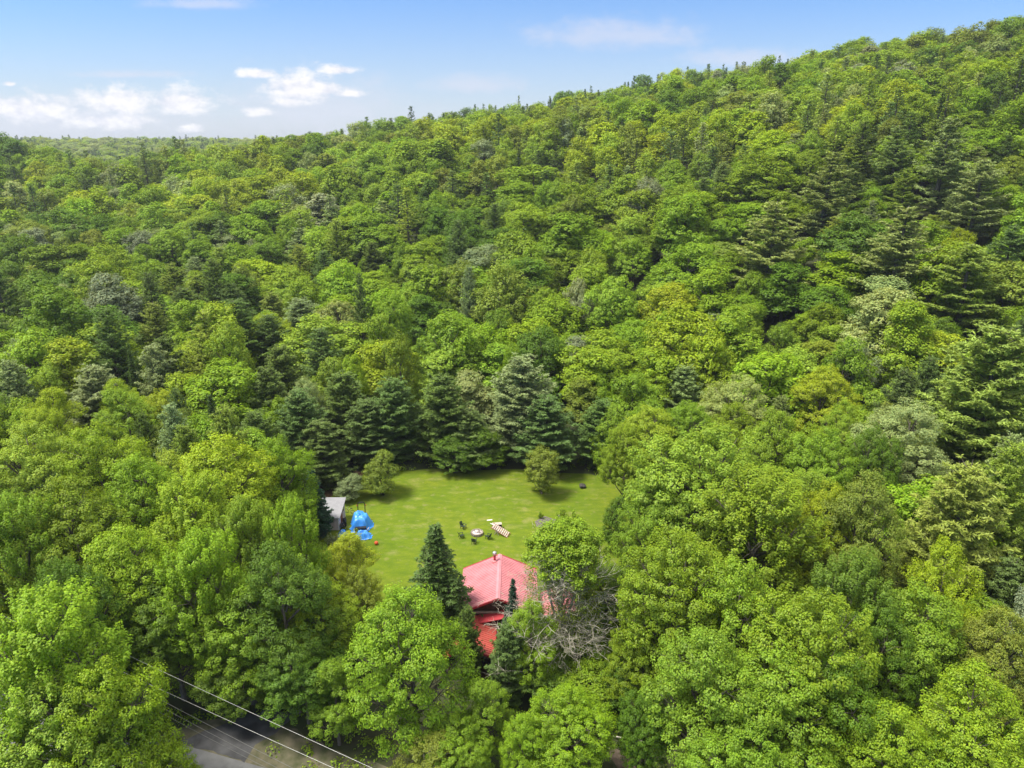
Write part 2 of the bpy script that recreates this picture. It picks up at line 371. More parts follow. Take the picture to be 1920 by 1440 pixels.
def broadleaf(seed, H=16., R=5., base=.22, nlobe=18, ntuft=26, nleaf=60, leaf=.24, tuft=.55, spiky=0., trunkm='bark', jn=.27, peak=.62, limbs=True, branches=True):
    """returns (trunk mesh, crown mesh): limbs carry lobes, lobes carry tufts, tufts carry leaves"""
    rng = np.random.default_rng(seed); rnd = random.Random(seed)
    zb = H*base; zc = zb+(H-zb)*(1-peak)
    lobes = []
    dirs = fib_dirs(int(nlobe*1.5), rng)
    rng.shuffle(dirs)
    for d in dirs:
        if d[2] < -.75 or len(lobes) >= nlobe: continue
        lr = R*rng.uniform(.24, .40)
        up = (H-zc) if d[2] > 0 else (zc-zb)
        k = rng.uniform(.72, 1.10)
        c = np.array([d[0]*(R-lr*.85)*k, d[1]*(R-lr*.85)*k, zc+d[2]*max(up-lr*.8, .5)*k])
        lobes.append((c, lr, lr*rng.uniform(.75, 1.15)))
    lobes.append((np.array([0, 0, zc]), R*.5, (H-zc)*.55)); lobes.append((np.array([rng.normal()*.3, rng.normal()*.3, H-R*.34]), R*.34, R*.34))
    P_, Nn, V_ = [], [], []
    for li, (c, lr, lz) in enumerate(lobes):
        td = fib_dirs(ntuft, rng); td = td[td[:, 2] > -.62]
        td += rng.normal(size=td.shape)*.18; td /= np.linalg.norm(td, axis=1, keepdims=True)
        sc_ = rng.uniform(.82, 1.14, (len(td), 1))
        tp = c+td*np.array([lr, lr, lz])*sc_
        keep = np.ones(len(tp), bool)
        for lj, (c2, r2, z2) in enumerate(lobes):
            if lj != li: keep &= np.sum(((tp-c2)/np.array([r2, r2, z2]))**2, 1) > .55
        for p, d in zip(tp[keep], td[keep]):
            out = p-np.array([0, 0, zc]); out /= max(np.linalg.norm(out), .1)
            ax = d*.5+out*.5+np.array([0, 0, .45+spiky]); ax /= np.linalg.norm(ax)
            s = tuft*rng.uniform(.6, 1.35); n = int(nleaf*rng.uniform(.6, 1.3)*(s/tuft)**1.3)
            q = rng.normal(size=(n, 3)); q /= np.linalg.norm(q, axis=1, keepdims=True); q *= rng.uniform(.25, 1, (n, 1))**.45
            al = q@ax
            q = q*s*np.array([1., 1., .62])*(1-.25*spiky)+ax*(al[:, None]*s*(.25+1.2*spiky))
            P_.append(p+q)
            Nn.append(q/s*.75+ax*.55+np.array([0, 0, .35])+rng.normal(size=(n, 3))*jn)
            V_.append(np.full(n, rng.uniform(.88, 1.12)))
    P_ = np.concatenate(P_); Nn = np.concatenate(Nn); V_ = np.concatenate(V_)
    crown = leaf_mesh(P_, Nn, leaf*rng.uniform(.7, 1.3, len(P_)), leaf*.72*rng.uniform(.7, 1.25, len(P_)), rng, M['leaf'], V_)
    mb = MB(); tr = H*.016+.03
    top = Vector((rnd.uniform(-.4, .4), rnd.uniform(-.4, .4), H*.86))
    tp = [Vector((0, 0, -.6)), Vector((0, 0, .3)), Vector((rnd.uniform(-.2, .2), rnd.uniform(-.2, .2), zb)), Vector((top.x*.6, top.y*.6, zc)), top]
    mb.tube(tp, [tr*1.5, tr*1.1, tr*.85, tr*.5, .03], 7)
    if limbs:
        for c, lr, lz in lobes[:-2]:
            c = Vector(c); s0 = Vector((0, 0, max(zb*.8, c.z-Vector((c.x, c.y)).length*.9-rnd.uniform(0, 1)))); mid = s0.lerp(c, .5)+Vector((0, 0, -.35))
            mb.tube([s0, mid, c, c+(c-mid).normalized()*lr*.7], [tr*.42, tr*.3, tr*.16, .015], 5)
            if branches:
                for _ in range(5):
                    d = Vector([rnd.gauss(0, 1) for _ in range(3)]).normalized(); d.z = abs(d.z)*.7
                    mb.tube([mid.lerp(c, rnd.random()), c+d*lr*.5, c+d*lr*.95], [tr*.14, tr*.08, .01], 4, False)
    return mb.mesh(M[trunkm], True), crown

def conifer(seed, H=18., R=4.2, base=.12, dz=.8, nb=6, prof=.8, droop=.0, tips=.25, nn=16, nl=.42, nw=.09, step=.42, flat=.4, rag=.28, topw=.25, trunkm='bark'):
    """whorls of boughs, each a flat plume of needle tufts"""
    rng = np.random.default_rng(seed); rnd = random.Random(seed)
    mb = MB(); tr = H*.013+.03
    mb.tube([(0, 0, -.6), (0, 0, H*.3), (rnd.uniform(-.1, .1), 0, H*.7), (0, 0, H*.985)], [tr*1.3, tr, tr*.55, .02], 6)
    P_, Nn, D_, V_ = [], [], [], []
    z = H*base; ph = rnd.random()*6
    while z < H*.975:
        t = (z/H-base)/(1-base)
        Lr = R*((1-t)**prof*(1-topw)+topw*(1-t)**.3)*min(1, .55+t*3.2)
        k = max(3, nb+rnd.choice((-1, 0, 0, 1)))
        for i in range(k):
            ph += 2*math.pi/k*rnd.uniform(.8, 1.2); Lb = Lr*rnd.uniform(1-rag*1.5, 1+rag*.6)
            if rnd.random() < rag*.35: continue
            if Lb < .15: continue
            d = np.array([math.cos(ph), math.sin(ph), 0]); z0 = z+rnd.uniform(-.25, .25)*dz
            rise = rnd.uniform(-.05, .18)+t*.45-droop
            n = max(2, int(Lb/step))
            f = lambda s: np.array([0, 0, z0])+d*s*Lb+np.array([0, 0, 1])*(rise*s+tips*s*s)*Lb
            if Lb > .6: mb.tube([Vector(f(0)), Vector(f(.5)), Vector(f(.95))], [tr*.28*(1-t*.6), tr*.15, .01], 4, False)
            side = np.array([-d[1], d[0], 0])
            for j in range(n):
                s = (.22 if t < .75 else .05)+(j+rnd.random())/n*(.8 if t < .75 else .95)
                wdt = Lb*.26*math.sin(min(1, max(0, (1.08-s)*1.35))*math.pi*.62)+.1
                m = max(1, int(wdt*2/step+.6))
                for q in range(m):
                    o = (rnd.uniform(-1, 1) if m > 1 else rnd.uniform(-.4, .4))*wdt
                    c = f(s)+side*o+np.array([0, 0, 1])*(-abs(o)*.12+rnd.uniform(-.08, .08))
                    nnl = int(nn*rnd.uniform(.7, 1.3)); qd = rng.normal(size=(nnl, 3)); qd[:, 2] = qd[:, 2]*flat+.22
                    qd += d*.45; qd /= np.linalg.norm(qd, axis=1, keepdims=True)
                    P_.append(c+qd*nl*.62*rng.uniform(.3, 1.1, (nnl, 1))); D_.append(qd)
                    nr = rng.normal(size=(nnl, 3))*.5; nr[:, 2] += 1.0; Nn.append(nr); V_.append(np.full(nnl, rng.uniform(.85, 1.15)))
        z += dz*(1-.35*t)*rnd.uniform(.85, 1.15)
    P_ = np.concatenate(P_); Nn = np.concatenate(Nn); D_ = np.concatenate(D_); V_ = np.concatenate(V_)
    crown = leaf_mesh(P_, Nn, nl*rng.uniform(.75, 1.2, len(P_)), nw*rng.uniform(.7, 1.3, len(P_)), rng, M['needle'], V_, D_)
    return mb.mesh(M[trunkm], True), crown

# prototypes: dict key -> list of (trunk, crown, H, R)
PR = {}
def addp(key, meshes, H, Rr): PR.setdefault(key, []).append((meshes[0], meshes[1], H, Rr))
for i, kw in enumerate([dict(), dict(nlobe=22, peak=.55), dict(spiky=.85, nlobe=20, tuft=.48), dict(spiky=.3, peak=.7, nlobe=16), dict(nlobe=26, tuft=.5, peak=.5, spiky=.1)]):
    addp('near', broadleaf(100+i, 17, 5.2, **{**dict(base=.2, nlobe=20, ntuft=36, nleaf=105, leaf=.175, tuft=.56), **kw}), 17, 5.2)
for i, kw in enumerate([dict(), dict(nlobe=16, peak=.5), dict(spiky=.45), dict(peak=.7, base=.3), dict(nlobe=20, spiky=.2), dict(R=4.2, peak=.6, base=.15), dict(nlobe=12, spiky=.1, base=.3), dict(R=5.6, nlobe=26, peak=.45), dict(R=3.8, nlobe=16, spiky=.3, peak=.65)]):
    k2 = {**dict(R=4.9, base=.2, nlobe=21, ntuft=36, nleaf=38, leaf=.31, tuft=.60, jn=.18, branches=False), **kw}
    addp('mid', broadleaf(200+i, 15, **k2), 15, k2['R'])
for i, kw in enumerate([dict(), dict(nlobe=14, peak=.5), dict(spiky=.4), dict(peak=.7), dict(R=3.9)]):
    k2 = {**dict(R=4.9, base=.12, nlobe=17, ntuft=26, nleaf=22, leaf=.46, tuft=.70, jn=.16, limbs=False), **kw}
    addp('far', broadleaf(300+i, 14, **k2), 14, k2['R'])
for i, kw in enumerate([dict(), dict(rag=.42, dz=1.0, nn=24, nw=.11, prof=.8, topw=.2), dict(rag=.2, prof=.65, topw=.35), dict(base=.22, rag=.4, dz=1.15, tips=.1, prof=.6, nn=24, nw=.11)]):
    addp('pine', conifer(400+i, 18, 4.4, **{**dict(nn=15, dz=.78, nb=6, tips=.32, prof=.7, topw=.3), **kw}), 18, 4.4)
for i in range(3):
    addp('pine_low', conifer(480+i, 14, 4.4, base=.03, nn=20, dz=.7, nb=7, tips=.3, prof=.62, topw=.4, rag=.26, nw=.10), 14, 4.4)
for i, kw in enumerate([dict(), dict(rag=.4), dict(prof=.6, rag=.3)]):
    addp('pine_far', conifer(450+i, 18, 3.9, **{**dict(nn=7, dz=1.15, nb=5, tips=.3, prof=.75, topw=.25, nl=.75, nw=.26, step=.75), **kw}), 18, 3.9)
for i in range(2):
    addp('spruce', conifer(500+i, 14, 2.9, base=.05, dz=.42, nb=8, prof=.95, droop=.22, tips=.28, nn=12, nl=.30, nw=.09, step=.36, flat=.55, rag=.16, topw=.06), 14, 2.9)
for i in range(2):
    addp('low', broadleaf(600+i, 7, 2.7, base=.02, nlobe=16, ntuft=34, nleaf=50, leaf=.15, tuft=.34, peak=[.62,.5][i], spiky=[0,.25][i]), 7, 2.7)
addp('spruce_far', conifer(550, 14, 2.4, base=.05, dz=.9, nb=6, prof=.95, droop=.2, tips=.2, nn=6, nl=.6, nw=.24, step=.7, flat=.5, rag=.15, topw=.05), 14, 2.4)

T = dict(  # leaf colour of each look: what it reflects and lets through together
 bright=(.212,.352,.010), yellow=(.278,.385,.010), lime=(.245,.372,.020), mid=(.182,.298,.010), deep=(.110,.208,.010), olive=(.190,.262,.020),
 pale=(.260,.350,.075), silver=(.225,.290,.100), grass=(.200,.332,.014), pine=(.140,.220,.034), pinepale=(.265,.350,.085), pineyel=(.270,.360,.036), spruce=(.090,.155,.022), bluespruce=(.040,.095,.038), red=(.22,.10,.05))
T = {k: (v[0]*1.0, min(v[1]*1.01, .40), v[2]*1.35) for k, v in T.items()}
WORD = dict(bright='bright-green', yellow='yellow-green', lime='lime-green', mid='mid-green', deep='deep-green', olive='olive-green', pale='pale-green', silver='silvery', grass='fresh-green',
 pine='grey-green', pinepale='pale', pineyel='yellowish', spruce='dark', bluespruce='bluish', red='reddish')
TREES = []   # dicts: x,y,z,H,R,kind,tint,label
def add_tree(x, y, H, Rr, kind, tint, label=None, hero=False, proto=None, z=None, rz=None):
    TREES.append(dict(x=x, y=y, z=gz(x, y) if z is None else z, H=H, R=Rr, kind=kind, tint=tint, label=label, hero=hero, proto=proto, rz=rz))
def place(u, v, H, wpx, kind, tint, label=None, proto=None, rz=None):
    """stand a tree of height H so that its top is seen at u,v; width measured in the photo"""
    d = ray(u, v); lo = None; pt = 20.0; t = 20.0
    while t < 900:
        x, y, z = d.x*t, d.y*t, CAMZ+d.z*t
        if z < gz(x, y)+H: break
        t += 1.5
    for _ in range(12):
        t -= .12
        if CAMZ+d.z*t > gz(d.x*t, d.y*t)+H: break
    x, y = d.x*t, d.y*t; _, _, dep = proj(x, y, gz(x, y)+H*.7)
    add_tree(x, y, H, wpx/2/F*dep, kind, tint, label, True, proto, rz=rz)
# ------------------------------------------------------------------ trees seen one by one in the photograph
HERO = [
 # bottom left
 (70,1112,21,300,'near','bright',"feathery bright green tree filling the lower left edge above the road",2),
 (180,1243,17,225,'near','bright',"rounded yellow-green tree beside the road, nearest the lower left corner",0),
 (75,1300,16,260,'near','lime',"lime tree with reddish young leaves in the bottom left corner",3),
 (300,1398,9,110,'near','bright',"small bright crown at the road edge under the power lines",1),
 # left group
 (395,818,20,215,'near','yellow',"tall billowing yellow-green tree standing left of the grey-roofed shed",1),
 (340,895,19,190,'near','bright',"upright bright green maple in front of the billowing yellow-green tree",2),
 (452,935,18,150,'near','mid',"mid-green maple between the yellow-green tree and the shed's dark spruce",2),
 (538,938,18,125,'near','bright',"tall light green tree overlapping the dark spruce beside the shed",2),
 (520,1022,18,190,'near','deep',"deep green tree in front of the light tree near the shed",0),
 (585,1100,12,170,'near','mid',"mid-green tree at the left side of the meadow's near end",4),
 (650,1000,12,125,'near','yellow',"small sparse yellow-green tree just in front of the blue tarps",3),
 (665,1075,10,110,'near','olive',"thin olive-green tree at the meadow's near left corner",3),
 (170,800,20,190,'near','bright',"big bright crown at far left, beneath a paler pine stand",0),
 (45,800,20,190,'near','lime',"lime-green crown touching the left edge halfway down the photo",4),
 (255,850,19,170,'near','bright',"bright green crown left of the billowing yellow-green tree",1),
 (110,905,19,210,'near','mid',"mid-green broad crown near the left edge above the roadside trees",0),
 (15,930,19,190,'near','mid',"mid-green crown cut by the left edge above the feathery roadside tree",2),
 (215,985,18,200,'near','bright',"bright green tree with a pale leaning trunk, left of the deep wood",1),
 (370,1000,18,190,'near','bright',"spiky-topped bright tree below the upright maple on the left",2),
 (300,1075,14,180,'near','deep',"deep green shaded tree above the upper power line",4),
 (440,1090,13.5,190,'near','mid',"mid-green tree with lighter tufts above the driveway",0),
 (560,1190,10,170,'near','deep',"deep green tree overhanging the driveway mouth",4),
 (430,1205,8,150,'near','deep',"low shaded tree directly behind the road verge",0),
 (110,1045,18,170,'near','deep',"deep green tree behind the feathery tree at lower left",4),
 (620,1240,9,120,'near','mid',"mid-green tree right of the driveway, left of the round front tree",3),
 # bottom centre
 (762,1108,17,236,'near','bright',"big round bright green tree left of the red-roofed cabin",1),
 (905,1275,9,120,'near','grass',"low fresh green tree below the cabin's porch roof",3),
 (985,1340,9,100,'near','bright',"bright little tree under the bare twigs at bottom centre",0),
 (1070,1300,10,170,'near','bright',"bright yellow-tipped tree at bottom centre beneath the dying tree",4),
 (860,1350,8,130,'near','mid',"shaded round tree in the bottom centre gap",4),
 (800,1395,7,160,'near','olive',"olive undergrowth tree at the bottom edge left of centre",3),
 (1000,1125,11,110,'near','grass',"fresh green tree covering the right half of the cabin front",3),
 (1140,1060,10,120,'near','deep',"deep green tree behind the dying tree's right side",4),
 (1205,1170,10,130,'near','mid',"mid-green tree between the dying tree and the big right-hand maples",0),
 (1215,1290,11,110,'near','deep',"shaded tree below the dying tree, right of the fallen limb",4),
 (1095,1165,6,150,'low','mid',"low green thicket behind the dying tree's bare branches",0),
 (1020,1225,5,130,'low','deep',"dark low bush at the foot of the cabin's right front corner",1),
 (1115,1250,5,140,'low','mid',"low bush under the dying tree's right-hand bare branches",1),
 (1175,1240,6,110,'low','deep',"dark bush between the dying tree and the tufted oaks",0),
 # right group
 (1325,803,22,270,'near','lime',"huge domed pale-topped maple at the meadow's right side",4),
 (1440,890,21,290,'near','mid',"spiky mid-green maple rising in front of the huge domed maple",2),
 (1280,1005,19,230,'near','mid',"broad fresh green tree at the lower right, nearest the meadow",4),
 (1230,905,17,130,'near','grass',"fresh green side crown leaning over the meadow's right edge",1),
 (1400,1060,19,220,'near','grass',"tufted oak-like tree left of the right-hand thicket",0),
 (1540,1120,19,250,'near','grass',"great tufted oak-like crown in the lower right quarter",4),
 (1340,1185,17,250,'near','grass',"tufted crown overhanging the dark gap at bottom right of centre",0),
 (1460,1235,16,270,'near','grass',"largest tufted crown along the bottom edge, right of centre",1),
 (1600,1240,16,200,'near','deep',"mid-green tufted crown right of the largest bottom crown",0),
 (1400,1370,13,220,'near','grass',"tufted crown cut by the bottom edge, right of centre",4),
 (1610,1040,18,190,'near','deep',"deep green tree between the tufted oaks and the soft right pine",2),
 (1740,1110,16,230,'near','mid',"dark-gapped mid-green tree at right below the soft pine",1),
 (1660,1130,16,170,'near','deep',"deep green tree in the shaded hollow at lower right",4),
 (1790,1030,16,150,'near','yellow',"yellow-green maple growing through the soft pine's lower boughs",3),
 (1540,800,18,140,'near','grass',"smooth fresh dome just right of the huge domed maple",4),
 (1465,772,19,140,'near','mid',"smooth mid-green dome behind the huge domed maple",1),
 (1630,890,19,160,'near','olive',"olive rounded tree right of the spiky maple",1),
 (1560,905,17,130,'near','yellow',"yellow-green tree tucked between the spiky maple and the olive dome",0),
 (1712,752,18,190,'near','pale',"pale frosted-looking broad tree on the right",0),
 (1640,800,17,110,'near','deep',"deep green shadowed tree on the left of the frosted-looking tree",4),
 (1390,705,17,150,'near','pale',"pale tufted tree behind the smooth domes on the right",0),
 (1150,765,11,75,'low','grass',"narrow fresh green tree at the meadow's back right corner",5-1),
 (1178,800,13,100,'near','mid',"upright mid-green tree right of the narrow tree at the meadow corner",2),
 (1225,765,15,140,'near','lime',"lime rounded tree above the meadow's back right corner",1),
 (1160,930,8,60,'low','deep',"dark low tree on the meadow's right edge",4),
 (1700,1330,14,200,'near','bright',"soft bright crown at the bottom edge near the right corner",1),
 (1850,1265,16,250,'near','bright',"soft bright crown filling the bottom right corner",0),
 (1765,1395,12,200,'near','grass',"lowest soft crown beside the bottom right corner",4),
 (1900,1150,15,180,'near','olive',"olive tree cut by the right edge above the corner crown",1),
 # meadow trees
 (713,850,6.8,70,'low','olive',"small round lollipop tree on the meadow's back left corner",4),
 (655,893,3.7,56,'low','silver',"silvery rounded shrub-like tree behind the shed",0),
 (1017,838,7.7,70,'low','olive',"pear-shaped lone tree on the meadow's back right",1),
 # behind the meadow, broadleaf
 (415,680,16,160,'near','bright',"bright round tree among the dark pines left of the meadow",4),
 (905,800,7.2,90,'low','deep',"deep green bushy tree low between the back pines",4),
 (850,815,6.6,84,'low','deep',"low deep green tree left of the bushy one between back pines",1),
 (320,775,13,110,'near','olive',"wispy olive tree right of the lime group, left of the dark pines",3),
 (225,735,15,130,'near','grass',"fresh green tree with drooping side boughs on the left",3),
 (90,730,16,120,'near','yellow',"yellow-green pointed tree among pale pines on the far left",3),
 (600,590,16,170,'near','lime',"broad lime tree behind the left pines, at the gully's near side",1),
 (720,640,14,130,'near','yellow',"sunlit yellow tree above the middle of the meadow's back pines",4),
 (830,660,14,130,'near','lime',"lime tree left of the tall central pine",0),
 (900,610,15,120,'near','bright',"bright tree with pointed top, near the centre of the photo",2),
 (1000,600,15,130,'near','bright',"vivid green tree right of the pointed-topped central tree",4),
 (1130,620,16,150,'near','grass',"smooth rounded tree right of the vivid green central tree",1),
 (1230,660,14,120,'near','bright',"bright tree between the smooth rounded tree and the grey-green bush",0),
 (1110,500,16,110,'mid','bright',"bright rounded crown standing proud of the lower slope, centre right",4),
 (920,515,16,120,'mid','grass',"large fresh green dome at the foot of the slope",1),
 (1095,555,14,70,'mid','silver',"silvery spiky tree in the middle, before the bright proud crown",2),
 (1445,665,17,170,'near','bright',"broad bright tree below the right-hand pines",0),
 (1550,690,16,130,'near','yellow',"yellow-green tree right of the broad bright tree under the pines",1),
 (1340,500,17,130,'mid','bright',"vivid leaning dome left of the spreading pines",4),
 (1690,555,15,90,'near','bright',"brightest upright tree beneath the right hillside pines",1),
 (1760,625,15,130,'near','yellow',"yellow-tipped broad tree beside the right edge's great pine",0),
 (1260,575,14,90,'mid','bright',"bright dome at the slope foot, right of centre",4),
 (1180,330,19,110,'mid','grass',"fresh tall vase-shaped tree high on the middle slope",3),
 (1085,345,19,130,'mid','mid',"broad mid-green dome left of the vase-shaped tree",4),
 (1000,310,18,150,'mid','mid',"broad billowing crown high on the middle slope",1),
 (1310,360,18,120,'mid','bright',"bright dome uphill of the vivid leaning dome",0),
 (1430,290,18,140,'mid','mid',"wide dome left of the tall hillside pines",4),
]
PINES = [
 (500,690,15,120,'pine','pine',"soft grey pine left in the row behind the shed",0),
 (560,735,14.2,130,'pine','pine',"dark layered pine directly behind the shed's spruce",2),
 (475,775,13,120,'pine','pine',"drooping pine at the left end of the back row",2),
 (640,700,14.7,140,'pine','pine',"dense pine behind the lollipop tree, in the back row",0),
 (735,712,14.2,140,'pine','pine',"dark pine third in the meadow's back row",2),
 (828,705,14.8,150,'pine','pine',"tall dark pine in the middle of the meadow's back row",0),
 (975,672,17.2,170,'pine','pinepale',"tallest pale-tipped pine behind the pear-shaped tree",2),
 (1028,745,12.2,150,'pine','pine',"rounded pine directly behind the pear-shaped meadow tree",0),
 (1128,752,11.2,115,'pine','pine',"pine in the back right corner of the meadow",2),
 (690,750,11.4,125,'pine','pine',"lower pine between the back row's second and third pines",2),
 (880,770,9.8,120,'pine','pine',"shaded pine low in the back row's middle",0),
 (600,790,10.6,130,'pine','pine',"pine drooping onto the grass behind the shed",0),
 (1285,690,13,110,'pine','pinepale',"blurred grey-green bushy pine right of centre",2),
 (285,650,17,110,'pine','pinepale',"pale soft pine standing on the left above the bright group",0),
 (170,690,15,140,'pine','pinepale',"wispy pale pine in the stand at the left",2),
 (15,680,16,110,'pine','pinepale',"pale pine cut by the left edge",0),
 (440,560,17,130,'pine','pine',"bushy layered pine on the left knoll",0),
 (560,560,15,120,'pine','pinepale',"pale-tipped pine right on the left knoll",2),
 (340,540,16,110,'pine','pine',"olive-grey pine on the left knoll, left of the bushy one",2),
 (520,650,15,120,'pine','pine',"pine in the hollow between the knoll and the back row",0),
 (560,425,18,90,'pine','pinepale',"pale ragged pine halfway up the left slope",1),
 (1825,878,19,235,'pine','pineyel',"large soft yellow-green pine at the right side",2),
 (1885,612,25,260,'pine','pineyel',"great layered pine on the right edge, halfway down",1),
 (1460,374,25,190,'pine','pinepale',"wide spreading pine on the right slope with flat plumes",1),
 (1560,282,24,150,'pine','pinepale',"tall tapering pine above the wide spreading pine",1),
 (1700,384,25,200,'pine','pinepale',"broad layered pine right of the dark gap on the right slope",1),
 (1785,218,27,140,'pine','pinepale',"tallest bare-trunked pine on the upper right slope",1),
 (1690,232,22,115,'pine','pinepale',"slim dark pine left of the tallest upper right pine",1),
 (1620,225,22,90,'pine','pine',"slim dark pine above the tall tapering pine",1),
 (1850,296,23,135,'pine','pinepale',"grey pine right of the tallest one near the right edge",3),
 (1830,455,22,165,'pine','pineyel',"open-branched yellow pine with visible trunk on the right",3),
 (1645,605,14,70,'pine','pineyel',"young bright-plumed pine below the brightest upright tree",1),
 (1905,840,18,150,'pine','pineyel',"pine cut by the right edge beside the soft yellow pine",2),
 (1905,420,20,110,'pine','pine',"shaded pine on the right edge above the great layered one",3),
 (1325,200,17,50,'pine','pine',"grey pointed pine high on the middle right slope",1),
]
SPR = [
 (815,976,15,185,'spruce','spruce',"dark conical spruce standing at the cabin's left side",0),
 (960,1083,10.5,64,'spruce','bluespruce',"slender dark spruce in front of the cabin's gable",1),
 (583,878,10,84,'spruce','bluespruce',"blue-black spruce beside the shed roof",1),
 (876,1138,9,66,'pine','pine',"ragged hemlock between the big spruce and the cabin's porch",1),
 (955,1168,9,100,'pine','pine',"shaggy grey-green hemlock before the cabin's porch",2),
 (1180,985,9,50,'spruce','spruce',"dark narrow spruce at the right edge of the meadow",1),
 (207,655,9,22,'spruce_far','bluespruce',"tiny dark spire between pale pines at left",0),
]
for row in HERO: place(*row[:7], proto=row[7])
for row in PINES+SPR: place(*row[:7], proto=row[7])
# ------------------------------------------------------------------ the rest of the wood, filled in round them
rng = np.random.default_rng(7); rnd = random.Random(7)
HX = np.array([t['x'] for t in TREES]); HY = np.array([t['y'] for t in TREES]); HR = np.array([t['R'] for t in TREES])
lawnp = [(p.x, p.y) for p in LAWN]
def inpoly(x, y, poly):
    c = False; j = len(poly)-1
    for i in range(len(poly)):
        xi, yi = poly[i]; xj, yj = poly[j]
        if (yi > y) != (yj > y) and x < (xj-xi)*(y-yi)/(yj-yi)+xi: c = not c
        j = i
    return c
cand = []; y = 40.0
while y < 1500:
    sp_ = 6.2 if y < 118 else (9.4 if y < 160 else (11.2 if y < 640 else 15))
    x = -y*.98-20
    while x < y*.98+20:
        X = x+rnd.uniform(-.42, .42)*sp_; Y = y+rnd.uniform(-.42, .42)*sp_
        x += sp_; cand.append((X, Y, sp_))
    y += sp_*.92
dens = fbm(np.array([c[0] for c in cand]), np.array([c[1] for c in cand]), 55, 11)
con = fbm(np.array([c[0] for c in cand]), np.array([c[1] for c in cand]), 60, 23)
tone = fbm(np.array([c[0] for c in cand]), np.array([c[1] for c in cand]), 45, 31)
gzs = ground(np.array([c[0] for c in cand]), np.array([c[1] for c in cand]))
FILL = []
for k, (X, Y, s) in enumerate(cand):
    if Y < 112 and -27 < X < 19: continue
    if Y < 55 and (X < 12 or Y < 46): continue
    if Y > 620 and X > -Y*.28+30: continue                    # beyond the ridge only the far left hills show
    if inpoly(X, Y, lawnp): continue
    u, v, dep = proj(X, Y, gzs[k]+8)
    if not (-420 < u < 2340): continue
    near_h = np.min(np.hypot(HX-X, HY-Y)-HR*.62)
    if near_h < 1.0: continue
    q = rnd.random(); ridge = Y > 430
    pc = .10+(.30 if con[k] > .12 else 0)
    # spruce-fringed ridge in the middle, pine stand on the right slope and left knoll
    if 900 < u < 1480 and 440 < Y < 640: pc = .5
    elif 560 < u < 900 and 460 < Y < 640: pc = .35
    if 1480 < u < 1920 and 150 < Y < 270: pc = .38
    if u < 620 and 118 < Y < 175: pc = .38
    tn = tone[k]*1.5+rnd.gauss(.08, .30)
    H = 15.5+rnd.gauss(0, 2.4)+1.5*dens[k]; Rr = s*.5*rnd.uniform(.74, 1.62); H += (Rr-s*.58)*.9
    H = min(max(H, 9.5), 21.5)
    if 1330 < u < 1900 and 140 < Y < 235: H *= .78
    if rnd.random() < .12: H *= .72; Rr *= .8
    if Y < 112: H *= .8
    if q < pc:
        if (ridge and u > 700 and rnd.random() < .18) or rnd.random() < .04: FILL.append([X, Y, gzs[k], H*rnd.uniform(.85, 1.0), min(Rr*.75, 3.3), 'spruce_far', 'spruce'])
        else: FILL.append([X, Y, gzs[k], H*(rnd.uniform(1.05, 1.3) if not ridge else rnd.uniform(1.02, 1.24)), min(Rr*.95, 5.4) if not (ridge and u > 800) else min(Rr*.6, 3.0), 'pine', rnd.choice(['pine','pine','pinepale','pineyel'] if not ridge else ['pine','spruce','pine'])])
    else:
        tt = 'deep' if tn < -.5 else 'mid' if tn < -.12 else 'grass' if tn < .16 else 'bright' if tn < .42 else 'lime' if tn < .62 else 'yellow'
        r = rnd.random()
        if Y > 640: tt = rnd.choice(['yellow', 'lime', 'pale', 'pale']); r = 1  # sun and haze on the far hills put into paler leaf tints
        if r < .09: tt = 'olive'
        elif r < .12: tt = 'silver'
        elif r < .15: tt = 'pale'
        FILL.append([X, Y, gzs[k], H, Rr, 'broad', tt])
# young trees and bushes closing the gaps under the canopy
for k, (X, Y, s) in enumerate(cand):
    if not (120 < Y < 420): continue
    for q in range(2 if Y < 250 else 1):
        X2, Y2 = X+rnd.uniform(.3, .7)*s*rnd.choice((-1, 1)), Y+rnd.uniform(.3, .6)*s*rnd.choice((-1, 1))
        u, v, dep = proj(X2, Y2, gzs[k]+8)
        if -200 < u < 2120: FILL.append([X2, Y2, gz(X2, Y2), rnd.uniform(5, 8.5), rnd.uniform(2.4, 3.6), 'broad', rnd.choice(['mid', 'deep', 'grass', 'bright'])])
# how much of each tree the camera sees, by painting crowns near to far
allT = [(t['x'], t['y'], t['z'], t['H'], t['R'], t['kind'], t['tint'], t) for t in TREES]+[tuple(f)+(None,) for f in FILL]
allT = [a for a in allT if a[1] > 25]
order = sorted(range(len(allT)), key=lambda i: allT[i][1])
W4, H4 = 480, 360; buf = np.full((H4, W4), -1, int); vis = np.zeros(len(allT), int)
yy, xx = np.mgrid[0:H4, 0:W4]
PX = {}
for i in order:
    X, Y, Z, H, Rr = allT[i][:5]
    u, vt, dep = proj(X, Y, Z+H); u2, vb, _ = proj(X, Y, Z+H*.25)
    PX[i] = (u, vt)
    cu, cv, ru, rv = (u+u2)/8, (vt+vb)/8, max(Rr*F/dep/4, .8), max((vb-vt)/8, .8)
    x0, x1 = int(max(0, cu-ru)), int(min(W4, cu+ru+1)); y0, y1 = int(max(0, cv-rv)), int(min(H4, cv+rv+1))
    if x0 >= x1 or y0 >= y1: continue
    sub = buf[y0:y1, x0:x1]; m = (((xx[y0:y1, x0:x1]-cu)/ru)**2+((yy[y0:y1, x0:x1]-cv)/rv)**2 < 1) & (sub < 0)
    sub[m] = i; vis[i] = m.sum()
def is_con(k): return 0 if k in ('broad', 'near', 'mid', 'far', 'low') else 1 if k.startswith('pine') else 2
chosen = {i for i in range(len(allT)) if allT[i][7] is not None}
